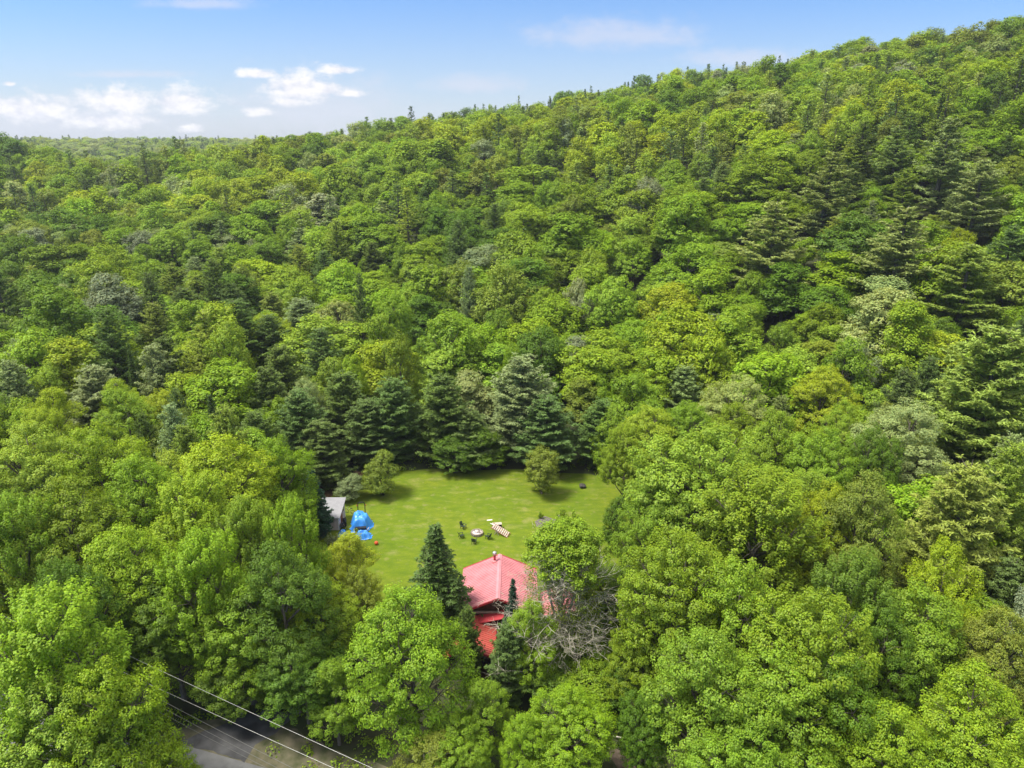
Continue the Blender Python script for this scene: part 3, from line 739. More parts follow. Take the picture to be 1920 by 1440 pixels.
for c, cap in ((0, 300), (1, 200), (2, 90)):
    have = sum(1 for i in chosen if is_con(allT[i][5]) == c)
    rest = sorted([i for i in range(len(allT)) if i not in chosen and is_con(allT[i][5]) == c and vis[i] >= 14], key=lambda i: -vis[i])
    chosen |= set(rest[:max(0, cap-have)])
print('trees', len(allT), 'single', len(chosen))

def pick(kind, Y, H, Rr, r):
    if kind == 'low': return 'low'
    if kind in ('broad', 'near', 'mid', 'far'):
        return 'near' if Y < 105 else 'mid' if Y < 260 else 'far'
    if kind in ('pine', 'pine_far'): return 'pine_low' if Y < 118 else 'pine' if Y < 230 else 'pine_far'
    return 'spruce' if Y < 150 else 'spruce_far'
NAME = {0: 'broadleaf_tree', 1: 'pine_tree', 2: 'spruce_tree'}
def jit(tint, r, a=.16):
    k = 1+r.uniform(-a, a); h = r.uniform(-.09, .07)
    return tuple(c*k*f for c, f in zip(tint, (1+h, 1, 1+r.uniform(-.2, .3))))
# labels of the unnamed trees: colour and form, then where they stand
def region(u, v, Y):
    a = 'far left' if u < 240 else 'left' if u < 560 else 'left of centre' if u < 840 else 'centre' if u < 1100 else 'right of centre' if u < 1380 else 'right' if u < 1660 else 'far right'
    b = ('on the far ridge' if v < 300 and Y > 380 else 'near the skyline' if Y > 330 else 'high on the slope' if Y > 250 else 'halfway up the slope' if Y > 190 else 'low on the slope' if Y > 150 else 'behind the meadow' if Y > 112 else 'beside the meadow')
    return b+', '+a
import collections
buckets = collections.defaultdict(list)
for i in sorted(chosen):
    X, Y, Z, H, Rr, kind, tint, t = allT[i]
    if t is None:
        c = is_con(kind); u, v = PX[i]
        sp = ['broadleaf', 'pine', 'spruce'][c]
        big = ('wide' if Rr > 3.9 else 'small' if Rr < 3.0 else 'rounded') if c == 0 else ('broad' if Rr > 3.3 else 'slim')
        buckets['%s %s %s %s' % (big, WORD[tint], sp, region(u, v, Y))].append(i)
ORD = ['leftmost', 'second from left', 'third from left', 'fourth from left', 'fifth from left', 'sixth from left', 'seventh from left', 'eighth from left', 'ninth from left', 'tenth from left']
NUM = 'zero one two three four five six seven eight nine ten'.split()
LAB = {}
for b, ids in buckets.items():
    ids.sort(key=lambda i: PX[i][0])
    for n, i in enumerate(ids):
        LAB[i] = b if len(ids) == 1 else b+', '+ORD[min(n, 9)]
GRP = {0: 'broadleaf trees of the wood', 1: 'pines of the wood', 2: 'spruces of the wood'}
def single(i):
    X, Y, Z, H, Rr, kind, tint, t = allT[i]; r = random.Random(i*7+1)
    key = pick(kind, Y, H, Rr, r); lst = PR[key]
    p = t['proto'] if t and t['proto'] is not None else r.randrange(len(lst))
    tm, cm, H0, R0 = lst[p % len(lst)]
    c = is_con(kind)
    o = empty(NAME[c], (X, Y, Z), r.uniform(0, 6.28), t['label'] if t else LAB[i], 'tree', GRP[c])
    o.scale = (Rr/R0, Rr/R0, H/H0); o.rotation_euler[0] = r.uniform(-.03, .03)
    tc = jit(T[tint], r, .06 if t else .16)
    cr = link('crown', cm, o); cr['tint'] = tc
    link('trunk', tm, o)
    return o
for i in sorted(chosen): single(i)
# everything further or hidden behind: one wood, instances on points
hidden = bpy.data.collections.new('tree_forms'); FORM = []
def form(key):
    for (tm, cm, H0, R0) in PR[key]:
        bm = bmesh.new(); bm.from_mesh(cm); bm.from_mesh(tm); me = bpy.data.meshes.new('m')
        nfc = len(cm.polygons)
        bm.faces.ensure_lookup_table()
        for k in range(nfc, len(bm.faces)): bm.faces[k].material_index = 1
        bm.to_mesh(me); bm.free(); me.materials.append(cm.materials[0]); me.materials.append(tm.materials[0])
        o = bpy.data.objects.new('form_%03d' % len(FORM), me); hidden.objects.link(o); FORM.append((key, H0, R0))
for key in ('mid', 'far', 'pine', 'pine_low', 'pine_far', 'spruce_far'): form(key)
pts, idx, rot, scl, tnt = [], [], [], [], []
for i in range(len(allT)):
    if i in chosen: continue
    X, Y, Z, H, Rr, kind, tint, t = allT[i]; r = random.Random(i*7+1)
    key = pick(kind, Y, H, Rr, r); key = {'near': 'mid', 'spruce': 'spruce_far'}.get(key, key)
    opts = [k for k, f in enumerate(FORM) if f[0] == key]; k = r.choice(opts); _, H0, R0 = FORM[k]
    pts.append((X, Y, Z)); idx.append(k); rot.append((r.uniform(-.04, .04), r.uniform(-.04, .04), r.uniform(0, 6.28)))
    scl.append((Rr/R0, Rr/R0, H/H0)); tnt.append(jit(T[tint], r))
me = bpy.data.meshes.new('m'); me.from_pydata(pts, [], [])
def pattr(n, ty, data):
    a = me.attributes.new(n, ty, 'POINT'); a.data.foreach_set('value' if ty == 'INT' else 'vector', np.array(data, dtype=np.int32 if ty == 'INT' else np.float32).ravel())
pattr('form', 'INT', idx); pattr('rot', 'FLOAT_VECTOR', rot); pattr('scl', 'FLOAT_VECTOR', scl); pattr('tint', 'FLOAT_VECTOR', tnt)
wood = tag(link('forest', me), 'dense mixed green wood filling the hillside between and behind the single trees', 'forest', None, 'stuff')
ng = bpy.data.node_groups.new('forest', 'GeometryNodeTree')
ng.interface.new_socket('Geometry', in_out='INPUT', socket_type='NodeSocketGeometry'); ng.interface.new_socket('Geometry', in_out='OUTPUT', socket_type='NodeSocketGeometry')
gi = ng.nodes.new('NodeGroupInput'); go = ng.nodes.new('NodeGroupOutput'); iop = ng.nodes.new('GeometryNodeInstanceOnPoints'); ci = ng.nodes.new('GeometryNodeCollectionInfo')
ci.inputs['Collection'].default_value = hidden; ci.inputs['Separate Children'].default_value = True; ci.inputs['Reset Children'].default_value = True
iop.inputs['Pick Instance'].default_value = True
def na(n, ty):
    a = ng.nodes.new('GeometryNodeInputNamedAttribute'); a.data_type = ty; a.inputs['Name'].default_value = n; return a.outputs[0]
ng.links.new(gi.outputs[0], iop.inputs['Points']); ng.links.new(ci.outputs[0], iop.inputs['Instance'])
ng.links.new(na('form', 'INT'), iop.inputs['Instance Index'])
e2r = ng.nodes.new('FunctionNodeEulerToRotation'); ng.links.new(na('rot', 'FLOAT_VECTOR'), e2r.inputs[0]); ng.links.new(e2r.outputs[0], iop.inputs['Rotation'])
ng.links.new(na('scl', 'FLOAT_VECTOR'), iop.inputs['Scale']); ng.links.new(iop.outputs[0], go.inputs[0])
md = wood.modifiers.new('forest', 'NODES'); md.node_group = ng
# ------------------------------------------------------------------ cabin with red metal roof
M['roofred'] = mat('red_metal', (.60,.225,.24), .42, .10, .9, metal=.0, spec=.6)
M['bricktile'] = mat('red_porch_metal', (.50,.10,.075), .45, .08, 1.2, spec=.5)
M['redtrim'] = mat('red_trim', (.42,.04,.05), .45, .05, 2)
M['logs'] = mat('brown_logs', (.085,.045,.026), .8, .25, 3, stretch=(1,1,9), bump=.4)
M['palewood'] = mat('pale_board', (.34,.31,.25), .7, .15, 4)
M['steel'] = mat('galvanised', (.55,.54,.52), .35, .1, 6, metal=.7)
M['glass'] = mat('dark_glass', (.02,.025,.03), .08, .1, 1, spec=.8)
M['tarp'] = mat('blue_tarp', (.025,.19,.62), .38, .15, 2.5, spec=.6, bump=.3, c2=(.06,.30,.72))
M['black'] = mat('black_steel', (.02,.02,.022), .5, .2, 3); M['rubber'] = mat('rubber', (.025,.024,.023), .85, .2, 4)
M['amber'] = mat('amber_lens', (.5,.14,.02), .3, .05, 2); M['white'] = mat('white_paint', (.72,.71,.68), .5, .06, 3)
M['shedwall'] = mat('pinkish_board', (.52,.43,.41), .75, .12, 5, stretch=(4,4,.4)); M['shedroof'] = mat('grey_roof', (.25,.25,.262), .5, .07, 1.5)
M['rust'] = mat('rusty_brown', (.24,.075,.035), .7, .2, 5)
cab = empty('cabin', (-1.4, 63.1, 0), R_(-.5), "brown timber cabin with a pinkish red metal gable roof and low porch", 'house')
RZ, EZ, HW, Y0, Y1 = 6.15, 4.25, 4.15, -3.95, 4.0
w_ = MB()
wx = HW-.55; wy0, wy1 = Y0+.75, Y1-.5
zt = lambda x: RZ-.22-(RZ-EZ)*abs(x)/HW
for yy_, s_ in ((wy0, 1), (wy1, -1)):
    P_ = [(-wx, yy_, 0), (wx, yy_, 0), (wx, yy_, zt(wx)), (0, yy_, zt(0)), (-wx, yy_, zt(wx))]
    Q_ = [(a, b+.2*s_, c) for a, b, c in P_]
    w_.add(P_+Q_, [(0,1,2,3,4), (9,8,7,6,5)]+[(i, i+5, (i+1)%5+5, (i+1)%5) for i in range(5)])
for sx in (-1, 1): w_.box((sx*(wx-.1), (wy0+wy1)/2, zt(wx)/2-.01), (.2, wy1-wy0-.41, zt(wx)-.03))
for k in range(13): w_.tube([(-wx-.05, wy0-.02, .2+k*.3), (wx+.05, wy0-.02, .2+k*.3)], .14, 6)
w_.build('wall', M['logs'], cab)
r_ = MB()
for sx in (-1, 1):
    r_.slab([(0, Y0, RZ), (sx*HW, Y0, EZ), (sx*HW, Y1, EZ), (0, Y1, RZ)], .09)
    n = 27
    for k in range(n):
        y_ = Y0+.14+(Y1-Y0-.28)*k/(n-1)
        r_.beam((sx*.12, y_, RZ-.03), (sx*(HW+.01), y_, EZ+.025), .035, .05)
rf = r_.build('roof', M['roofred'], cab)
c_ = MB()
for sx in (-1, 1): c_.slab([(0, Y0-.02, RZ+.075), (sx*.24, Y0-.02, RZ-.03), (sx*.24, Y1+.02, RZ-.03), (0, Y1+.02, RZ+.075)], .03)
c_.build('ridge_cap', M['roofred'], rf)
f_ = MB()
for sx in (-1, 1):
    for yy_ in (Y0-.03, Y1+.03): f_.beam((0, yy_, RZ-.06), (sx*HW, yy_, EZ-.06), .05, .22)
f_.build('fascia', M['redtrim'], rf)
ch = MB().tube([(-.55, Y1-1.1, RZ-.5), (-.55, Y1-1.1, RZ+.78)], .13, 12).build('chimney', M['redtrim'], rf, True)
MB().lathe([(.14,.70),(.24,.74),(.25,.92),(.19,1.02),(.05,1.08),(0,1.08)], (-.55, Y1-1.1, RZ), 14).build('cowl', M['steel'], ch, True)
MB().lathe([(.30,-.28),(.27,-.12),(.14,.02)], (-.55, Y1-1.1, RZ), 12).build('flashing', M['roofred'], ch)
MB().box((0, Y0+.55, 4.05), (wx*2+.5, .16, .20)).build('tie_beam', M['palewood'], cab)
for sx, zc in ((-1.7, 2.9), (1.7, 2.9)):
    wn = MB()
    for a, b, c, d in ((0, .52, 1.3, .1), (0, -.52, 1.3, .1), (-.62, 0, .1, 1.0), (.62, 0, .1, 1.0), (0, 0, .05, .94)): wn.box((sx+a, wy0-.2, zc+b), (c, .09, d))
    wo = wn.build('window', M['palewood'], cab); MB().box((sx, wy0-.17, zc), (1.14, .03, .94)).build('pane', M['glass'], wo)
dr = MB().box((0, wy0-.2, 1.05), (.95, .07, 2.1)).build('door', M['rust'], cab); MB().tube([(.36, wy0-.24, 1.0), (.36, wy0-.31, 1.0), (.30, wy0-.31, 1.0)], .02, 6).build('handle', M['steel'], dr)
# porch: lower gable roof towards the road
p_ = MB(); pr, pe, px, pw, q0, q1 = 3.75, 2.72, -2.75, 2.55, -8.6, -3.15
for sx in (-1, 1):
    p_.slab([(px, q0, pr), (px+sx*pw, q0, pe), (px+sx*pw, q1, pe), (px, q1, pr)], .07)
    for k in range(19):
        y_ = q0+.1+(q1-q0-.2)*k/18; p_.beam((px+sx*.08, y_, pr-.02), (px+sx*(pw+.01), y_, pe+.02), .03, .045)
pf = p_.build('porch_roof', M['bricktile'], cab)
f_ = MB()
for sx in (-1, 1): f_.beam((px, q0-.03, pr-.05), (px+sx*pw, q0-.03, pe-.05), .05, .2); f_.beam((px+sx*(pw+.03), q0, pe-.04), (px+sx*(pw+.03), q1, pe-.04), .05, .15)
f_.build('fascia', M['redtrim'], pf)
MB().slab([(-2.9, -4.35, 3.16), (.6, -4.35, 4.0), (.6, -3.25, 4.25), (-2.9, -3.25, 3.4)], .08).build('awning', M['redtrim'], cab)
for x_ in (px-2.2, px+2.2):
    for y_ in (q0+.25, (q0+q1)/2): MB().box((x_, y_, 1.35), (.15, .15, 2.7)).build('post', M['palewood'], cab)
d_ = MB()
for k in range(36): d_.box((px, q0+.1+k*.15, .32), (5.0, .135, .05))
d_.box((px, (q0+q1)/2, .15), (4.9, 5.2, .28)); d_.build('porch_deck', M['logs'], cab)
# side wing
g_ = MB(); gx, gy = 6.35, -.6
g_.box((gx, gy, 1.45), (3.0, 3.6, 2.9))
g_.add([(gx-1.5, gy-1.8, 2.9), (gx+1.5, gy-1.8, 2.9), (gx, gy-1.8, 3.6), (gx-1.5, gy+1.8, 2.9), (gx+1.5, gy+1.8, 2.9), (gx, gy+1.8, 3.6)], [(0,1,2), (5,4,3), (0,2,5,3), (1,4,5,2)])
g_.build('wing_wall', M['logs'], cab)
g_ = MB()
for sx in (-1, 1):
    g_.slab([(gx, gy-2.2, 3.8), (gx+sx*1.9, gy-2.2, 2.85), (gx+sx*1.9, gy+2.1, 2.85), (gx, gy+2.1, 3.8)], .08)
    for k in range(14):
        y_ = gy-2.1+k*.315; g_.beam((gx+sx*.08, y_, 3.78), (gx+sx*1.91, y_, 2.87), .03, .045)
g_.build('wing_roof', M['roofred'], cab)

# ------------------------------------------------------------------ shed, tractor under its tarp and things round them
s1, s2 = at(636, 994), at(647, 969); sv_ = s2-s1; srz = math.atan2(sv_.y, sv_.x)-math.pi/2
sw, sd, hf, hb = 1.75, min(sv_.length/2, 2.0), 2.1, 2.85
so_ = s1-Matrix.Rotation(srz, 3, 'Z')@Vector((sw, -sd, 0))
shed = empty('shed', so_, srz, "small shed with plain grey lean-to roof and pinkish board walls", 'shed')
q_ = MB(); vs = [(-sw,-sd,0),(sw,-sd,0),(sw,sd,0),(-sw,sd,0),(-sw,-sd,hf-.1),(sw,-sd,hf-.1),(sw,sd,hb-.1),(-sw,sd,hb-.1)]
q_.add(vs, [(0,1,5,4),(1,2,6,5),(2,3,7,6),(3,0,4,7),(4,5,6,7),(3,2,1,0)])
q_.build('wall', M['shedwall'], shed)
MB().slab([(-sw-.3,-sd-.3,hf-.08),(sw+.3,-sd-.3,hf-.08),(sw+.3,sd+.3,hb+.08),(-sw-.3,sd+.3,hb+.08)], .1).build('roof', M['shedroof'], shed)
t_ = MB()
for y_ in (-sd-.012, sd+.012):
    for x_ in (-sw, sw): t_.box((x_, y_, (hf if y_ < 0 else hb)/2-.06), (.12, .05, (hf if y_ < 0 else hb)-.13))
t_.build('corner_board', M['white'], shed)
dd = MB().box((sw+.03, -.1, 1.0), (.06, .95, 2.0)).build('door', M['rust'], shed); MB().box((sw+.08, .25, 1.0), (.04, .04, .18)).build('handle', M['steel'], dd)
wo = MB().box((sw+.03, 1.05, 1.85), (.06, .6, .9)).build('window', M['rust'], shed); MB().box((sw+.075, 1.05, 1.85), (.02, .46, .74)).build('pane', M['glass'], wo)

# tractor (mostly hidden) and the tarp thrown over it
tp = at(676, 990); tr = empty('tractor', (tp.x, tp.y+.9, 0), R_(8), "tractor hidden under a blue tarp, its black roll bar standing out at the back", 'tractor')
b_ = MB(); b_.box((0, -.35, .95), (.62, 1.7, .55)); b_.box((0, .65, 1.0), (.9, .5, .35)); b_.build('body', M['black'], tr)
MB().box((0, .72, 1.25), (.5, .45, .16)).build('seat', M['black'], tr)
def wheel(par, c, r, wd, axis='x', tyre='wheel'):
    prof = [(r*.62, -wd/2), (r*.95, -wd/2), (r, -wd/3), (r, wd/3), (r*.95, wd/2), (r*.62, wd/2)]
    b = MB(); b.lathe(prof, n=20)
    for k in range(20):
        a = k/20*6.283; b.box((r*math.cos(a), r*math.sin(a), 0), (.05, .04, wd*.9), rz=a)
    b.v = [(z, x, y) if axis == 'x' else (x, z, y) for x, y, z in b.v]; b.v = [(x+c[0], y+c[1], z+c[2]) for x, y, z in b.v]
    o = b.build(tyre, M['rubber'], par)
    h = MB(); h.lathe([(0, -wd*.2), (r*.62, -wd*.3), (r*.62, wd*.3), (0, wd*.2)], n=16)
    h.v = [(z, x, y) if axis == 'x' else (x, z, y) for x, y, z in h.v]; h.v = [(x+c[0], y+c[1], z+c[2]) for x, y, z in h.v]
    h.build('rim', M['white'], o); return o
for sx in (-1, 1): wheel(tr, (sx*.62, .65, .6), .6, .32); wheel(tr, (sx*.55, -1.0, .36), .36, .22)
MB().tube([(-.48, .98, .9), (-.48, 1.3, 2.45), (-.40, 1.32, 2.68), (-.25, 1.32, 2.76), (.25, 1.32, 2.76), (.40, 1.32, 2.68), (.48, 1.3, 2.45), (.48, .98, .9)], .06, 8).build('roll_bar', M['black'], tr, True)
for sx in (-1, 1): MB().box((sx*.60, 1.28, 2.3), (.14, .1, .14)).build('lamp', M['amber'], tr)
MB().box((0, -1.95, .45), (1.5, .5, .55)).build('bucket', M['black'], tr)
def drape(name, cx, cy, rx, ry, hfun, seed, rot=0):
    """tarp: a sheet over a height field, pleated towards its hem"""
    n = 44; m = 15; rr = random.Random(seed); ph = [rr.uniform(0, 6.28) for _ in range(6)]
    b = MB(); vs = []
    for j in range(m+1):
        for k in range(n):
            a = 2*math.pi*k/n; s = j/m; e = 1+.07*math.sin(3*a+ph[0])+.06*math.sin(5*a+ph[1])+.05*math.sin(9*a+ph[2])*s
            x, y_ = math.copysign(abs(math.cos(a))**.7, math.cos(a))*rx*e*s, math.copysign(abs(math.sin(a))**.7, math.sin(a))*ry*e*s
            fold = s*s*(.06*math.sin(13*a+ph[3])+.05*math.sin(21*a+ph[4]+s*4))+.03*math.sin(5*a+s*9+ph[1])
            vs.append((x*(1+fold), y_*(1+fold), max(.03, hfun(x/rx, y_/ry, s)+fold*.9+(.07*math.sin(9*s+4*a+ph[5])+.06*math.sin(15*s-3*a+ph[0])+.12*math.sin(2*a+ph[2]+s*3))*(1.1-s))))
    fs = [(j*n+k, j*n+(k+1)%n, (j+1)*n+(k+1)%n, (j+1)*n+k) for j in range(m) for k in range(n)]
    b.add(vs, fs); o = b.build(name, M['tarp'], None, True); o.location = (cx, cy, 0); o.rotation_euler = (0, 0, rot)
    return o
sm = lambda t: t*t*(3-2*t)
tl = drape('tarp', tp.x, tp.y+.5, 1.5, 1.75, lambda x, y, s: (1.75-.25*x if y > -.1 else 1.75-.25*x+(y+.1)*.75)*(1-sm(min(1, max(0, (s-.5)/.5))))+.05, 4, R_(8))
tag(tl, "crumpled bright blue tarp thrown over the tractor next to the shed", 'tarp')
t2 = at(680, 1006); tag(drape('tarp', t2.x, t2.y, 1.25, .95, lambda x, y, s: .75*(1-sm(min(1, max(0, (s-.35)/.65))))+.04, 9), "low blue tarp mound in front of the tractor, nearer the house", 'tarp')
lp = MB(); lp.v = []; 
t3 = at(643, 1004); tag(drape('tarp', t3.x, t3.y, .7, .6, lambda x, y, s: .7*(1-sm(min(1, max(0, (s-.35)/.65))))+.04, 12), "small pale blue tarp glimpsed through leaves left of the low mound", 'tarp')
lo = at(641, 1006)
wp = at(691, 986); pole = MB().tube([(0, 0, 0), (.05, .1, .95)], .04, 8).build('post', M['white'], None, True); pole.location = wp
tag(pole, "short white post leaning by the right hem of the tractor's tarp", 'post')
wp = at(685, 999); pole = MB().tube([(-.2, -.75, .05), (.35, .75, .35)], .045, 8).build('pipe', M['white'], None, True); pole.location = wp
tag(pole, "white pipe lying between the tractor tarp and the low tarp mound", 'pipe')
bp = at(705.5, 1018, .25); ball = MB().lathe([(.0001,-.26)]+[(.26*math.cos(a), .26*math.sin(a)) for a in [x*math.pi/14-math.pi/2 for x in range(1, 14)]]+[(.0001,.26)], n=20).build('ball', mat('orange_red_rubber', (.62,.10,.035), .45, .05, 3), None, True); ball.location = bp
tag(ball, "orange-red ball on the grass by the low blue tarp", 'ball')
# barrel and cart by the shed wall, bicycle at its corner
bl = at(646.5, 983); o = MB().lathe([(.0,0),(.24,0),(.27,.08),(.26,.45),(.28,.47),(.26,.5),(.27,.86),(.25,.9),(0,.9)], n=16).build('barrel', M['black'], None, True); o.location = bl
tag(o, "black barrel standing against the pinkish shed wall", 'barrel')
wb = at(643, 991.5); wr = empty('wheelbarrow', wb, R_(35), "dark wheelbarrow parked at the shed's front corner", 'wheelbarrow')
b_ = MB(); b_.add([(-.28,-.35,.35),(.28,-.35,.35),(.28,.3,.35),(-.28,.3,.35),(-.4,-.6,.68),(.4,-.6,.68),(.4,.45,.68),(-.4,.45,.68)], [(3,2,1,0),(0,1,5,4),(1,2,6,5),(2,3,7,6),(3,0,4,7)]); b_.build('tray', M['black'], wr)
b_ = MB()
for sx in (-1, 1): b_.tube([(sx*.08, -.85, .2), (sx*.25, -.2, .33), (sx*.3, .95, .62)], .025, 6); b_.tube([(sx*.25, .35, .4), (sx*.27, .45, 0)], .02, 6)
b_.build('frame', M['palewood'], wr); wheel(wr, (0, -.85, .2), .2, .08)
bk = at(656, 963); bi = empty('bicycle', bk, R_(70), "dark bicycle propped behind the shed's right corner", 'bicycle')
def ring(c, r, t, nn=24):
    b = MB(); b.tube([(c[0], c[1]+r*math.cos(k/nn*6.2832), c[2]+r*math.sin(k/nn*6.2832)) for k in range(nn+1)], t, 6, False)
    for k in range(8): b.tube([(c[0], c[1], c[2]), (c[0], c[1]+r*math.cos(k*.785), c[2]+r*math.sin(k*.785))], .006, 4, False)
    return b
for y_ in (-.52, .52): ring((0, y_, .34), .32, .028).build('wheel', M['rubber'], bi, True)
MB().tube([(0,-.52,.34),(0,-.2,.34),(0,-.3,.82),(0,.38,.85),(0,-.2,.34)], .022, 6).tube([(0,.52,.34),(0,.36,.95)], .02, 6).build('frame', M['steel'], bi, True)
MB().box((0,-.31,.9), (.14,.26,.06)).build('saddle', M['black'], bi); MB().tube([(-.26,.28,1.0),(0,.36,.97),(.26,.28,1.0)], .015, 6).build('handlebar', M['steel'], bi, True)

# ------------------------------------------------------------------ fire ring, chairs, lumber
fp = at(894.5, 1001.5); fr = empty('fire_pit', fp, 0, "round stone fire ring on the meadow, heaped with pale ash and scraps", 'fire pit')
M['stone'] = mat('ring_stone', (.30,.25,.21), .9, .3, 5, bump=.4); M['ash'] = mat('pale_ash', (.62,.58,.56), .9, .12, 14, c2=(.32,.24,.2))
rr = random.Random(5); b_ = MB()
for k in range(17):
    a = k/17*6.283; M3 = Matrix.Rotation(a+rr.uniform(-.15,.15), 3, 'Z')@Matrix.Rotation(rr.uniform(-.12,.12), 3, 'X')
    for lz in (.11, .29): b_.box((.74*math.cos(a+lz*.6), .74*math.sin(a+lz*.6), lz), (rr.uniform(.17,.22), rr.uniform(.23,.27), .18), M=M3)
st = b_.build('stone_ring', M['stone'], fr); bv = st.modifiers.new('b', 'BEVEL'); bv.width = .03; bv.segments = 2
MB().lathe([(.66,.28),(.5,.34),(.25,.40),(0,.42)], n=18).build('ash_heap', M['ash'], fr, True)
b_ = MB()
for k in range(9): a = rr.uniform(0,6.28); x_, y_ = rr.uniform(-.35,.35), rr.uniform(-.35,.35); b_.tube([(x_,y_,.38), (x_+.3*math.cos(a), y_+.3*math.sin(a), .44)], .035, 6)
b_.build('charred_stick', mat('charred', (.09,.05,.045), .9, .3, 6), fr)
M['chairg'] = mat('dark_green_plastic', (.035,.055,.030), .6, .15, 4)
def chair(u, v, face, label):
    p = at(u, v); r = empty('garden_chair', p, face, label, 'chair', 'garden chairs round the fire ring')
    b = MB()
    for k in range(5): b.box((0, -.22+k*.11, .40-k*.018), (.5, .095, .03))
    b.build('seat', M['chairg'], r)
    b = MB()
    for k in range(5): b.beam((-.2+k*.1, .26, .34), (-.22+k*.11, .52, .98-.03*abs(k-2)), .085, .025, up=(0,1,0))
    b.build('backrest', M['chairg'], r)
    for sx in (-1, 1):
        MB().box((sx*.31, 0, .58), (.11, .62, .03)).build('armrest', M['chairg'], r)
        MB().beam((sx*.27, -.24, 0), (sx*.27, -.24, .57), .04, .05, up=(0,1,0)).build('leg', M['chairg'], r)
        MB().beam((sx*.27, .36, 0), (sx*.27, .22, .57), .04, .05, up=(0,1,0)).build('leg', M['chairg'], r)
def facing(u, v): 
    d = at(u, v)-fp; return math.atan2(d.y, d.x)-math.pi/2
for u, v, lb in [(869, 991, "dark garden chair behind the fire ring, on its upper left"), (865.5, 1008, "dark garden chair on the fire ring's left, lower of the two there"),
                 (889, 1018, "dark garden chair nearest the cabin, below the fire ring"), (915, 1010, "dark garden chair between the fire ring and the tilted slatted frame")]:
    chair(u, v, facing(u, v), lb)
M['wood1'] = mat('weathered_wood', (.46,.40,.33), .8, .2, 6, stretch=(1,6,1)); M['wood2'] = mat('reddish_wood', (.36,.17,.10), .8, .2, 6)
lpz = at(938, 1002); pt = empty('picnic_table', lpz, R_(-18), "broken slatted wooden table tilted over on its A-shaped legs", 'table')
b_ = MB(); A, B_ = Vector((-1.15, .35, 1.0)), Vector((1.25, -.1, .18)); dv_ = (B_-A).normalized(); sd_ = Vector((.1, .98, .22)).normalized()
nrm_ = dv_.cross(sd_).normalized(); M3 = Matrix((dv_, sd_, nrm_)).transposed()
for k in range(9): b_.box(A+dv_*(.15+k*.28), (.16, .95, .035), M=M3)
b_.build('slat', mat('bleached_slat', (.50,.47,.42), .8, .25, 5, c2=(.36,.22,.16)), pt)
b_ = MB()
for s in (-.45, 0, .45): b_.box(A+dv_*1.25+sd_*s-nrm_*.075, (2.75, .09, .10), M=M3)
b_.build('rail', M['wood2'], pt)
for y_ in (-.32, .42):
    MB().beam((-.75, y_, 0), (-.35, y_, .82), .07, .10, up=(0,1,0)).build('leg', M['wood1'], pt); MB().beam((-.12, y_, 0), (-.48, y_, .84), .07, .10, up=(0,1,0)).build('leg', M['wood1'], pt)
cr = at(932, 990.5); ct = empty('crate', cr, R_(8), "open wooden crate with two dark bays just behind the broken table", 'crate')
b_ = MB(); b_.box((0, .3, .35), (1.25, .04, .7)); b_.box((0, 0, .72), (1.3, .62, .04)); b_.box((0, 0, .04), (1.25, .6, .04))
for x_ in (-.62, 0, .62): b_.box((x_, -.01, .38), (.05, .56, .62))
b_.build('crate_box', M['wood1'], ct); MB().box((0, .02, .38), (1.16, .5, .5)).build('bay_shade', M['black'], ct)  # black block stands in for the shade inside the open bays
bd = MB().box((0, 0, .03), (.75, .22, .04)).build('board', M['white'], None); bd.location = at(918, 975.5); bd.rotation_euler = (0, 0, R_(12)); tag(bd, "loose pale board lying on the grass beyond the crate", 'board')
for (u, v, L_, rz, lb) in [(928, 998, 1.5, 150, "bleached plank sticking out leftward from under the broken table"),]:
    o = MB().box((0, 0, 0), (L_, .1, .05)).build('plank', M['white'], None); o.location = at(u, v)+Vector((0, .6, .72)); o.rotation_euler = (0, R_(-6), R_(rz)); tag(o, lb, 'plank')
# dark log splitter / boulder in the shade
bo = at(1092, 914); bm = bmesh.new(); bmesh.ops.create_icosphere(bm, subdivisions=3, radius=.55)
for v in bm.verts:
    n_ = math.sin(v.co.x*5+1)*math.cos(v.co.y*6)*.12+math.sin(v.co.z*7+v.co.x*3)*.06; v.co *= 1+n_; v.co.z *= .7
me = bpy.data.meshes.new('m'); bm.to_mesh(me); bm.free(); me.materials.append(mat('dark_rock', (.07,.065,.06), .9, .3, 4, bump=.5)); o = link('boulder', me); o.location = bo+Vector((0, 0, .25))
tag(o, "dark boulder in the shade at the meadow's back right edge", 'boulder')

# ------------------------------------------------------------------ shrubs and saplings on the meadow
def shrub(name, u, v, H, Rr, tint, label, n=26, leaf=.11, seed=1, cat='shrub', mt='leaf'):
    r2 = np.random.default_rng(seed); rn_ = random.Random(seed); p = at(u, v); e = empty(name, p, rn_.uniform(0, 6), label, cat)
    Pp, Nn = [], []; st = MB()
    for k in range(n):
        a = rn_.uniform(0, 6.28); q = math.sqrt(rn_.random()); tip = np.array([math.cos(a)*q*Rr, math.sin(a)*q*Rr, H*(1-.55*q*q)*rn_.uniform(.75, 1.05)])
        st.tube([(0, 0, 0), Vector(tip)*.5+Vector((0, 0, H*.08)), Vector(tip)], [.03, .02, .006], 4, False)
        for s in (.45, .7, 1.0):
            m = 34; qd = r2.normal(size=(m, 3)); qd /= np.linalg.norm(qd, axis=1, keepdims=True); Pp.append(tip*s+qd*H*.12*r2.uniform(.3, 1, (m, 1))); Nn.append(qd+[0, 0, .8])
    Pp = np.concatenate(Pp); Nn = np.concatenate(Nn); Pp[:, 2] = np.maximum(Pp[:, 2], .03)
    cm = leaf_mesh(Pp, Nn, leaf, leaf*.7, r2, M[mt]); c = link('foliage', cm, e); c['tint'] = T[tint]; st.build('stem', M['bark'], e, True)
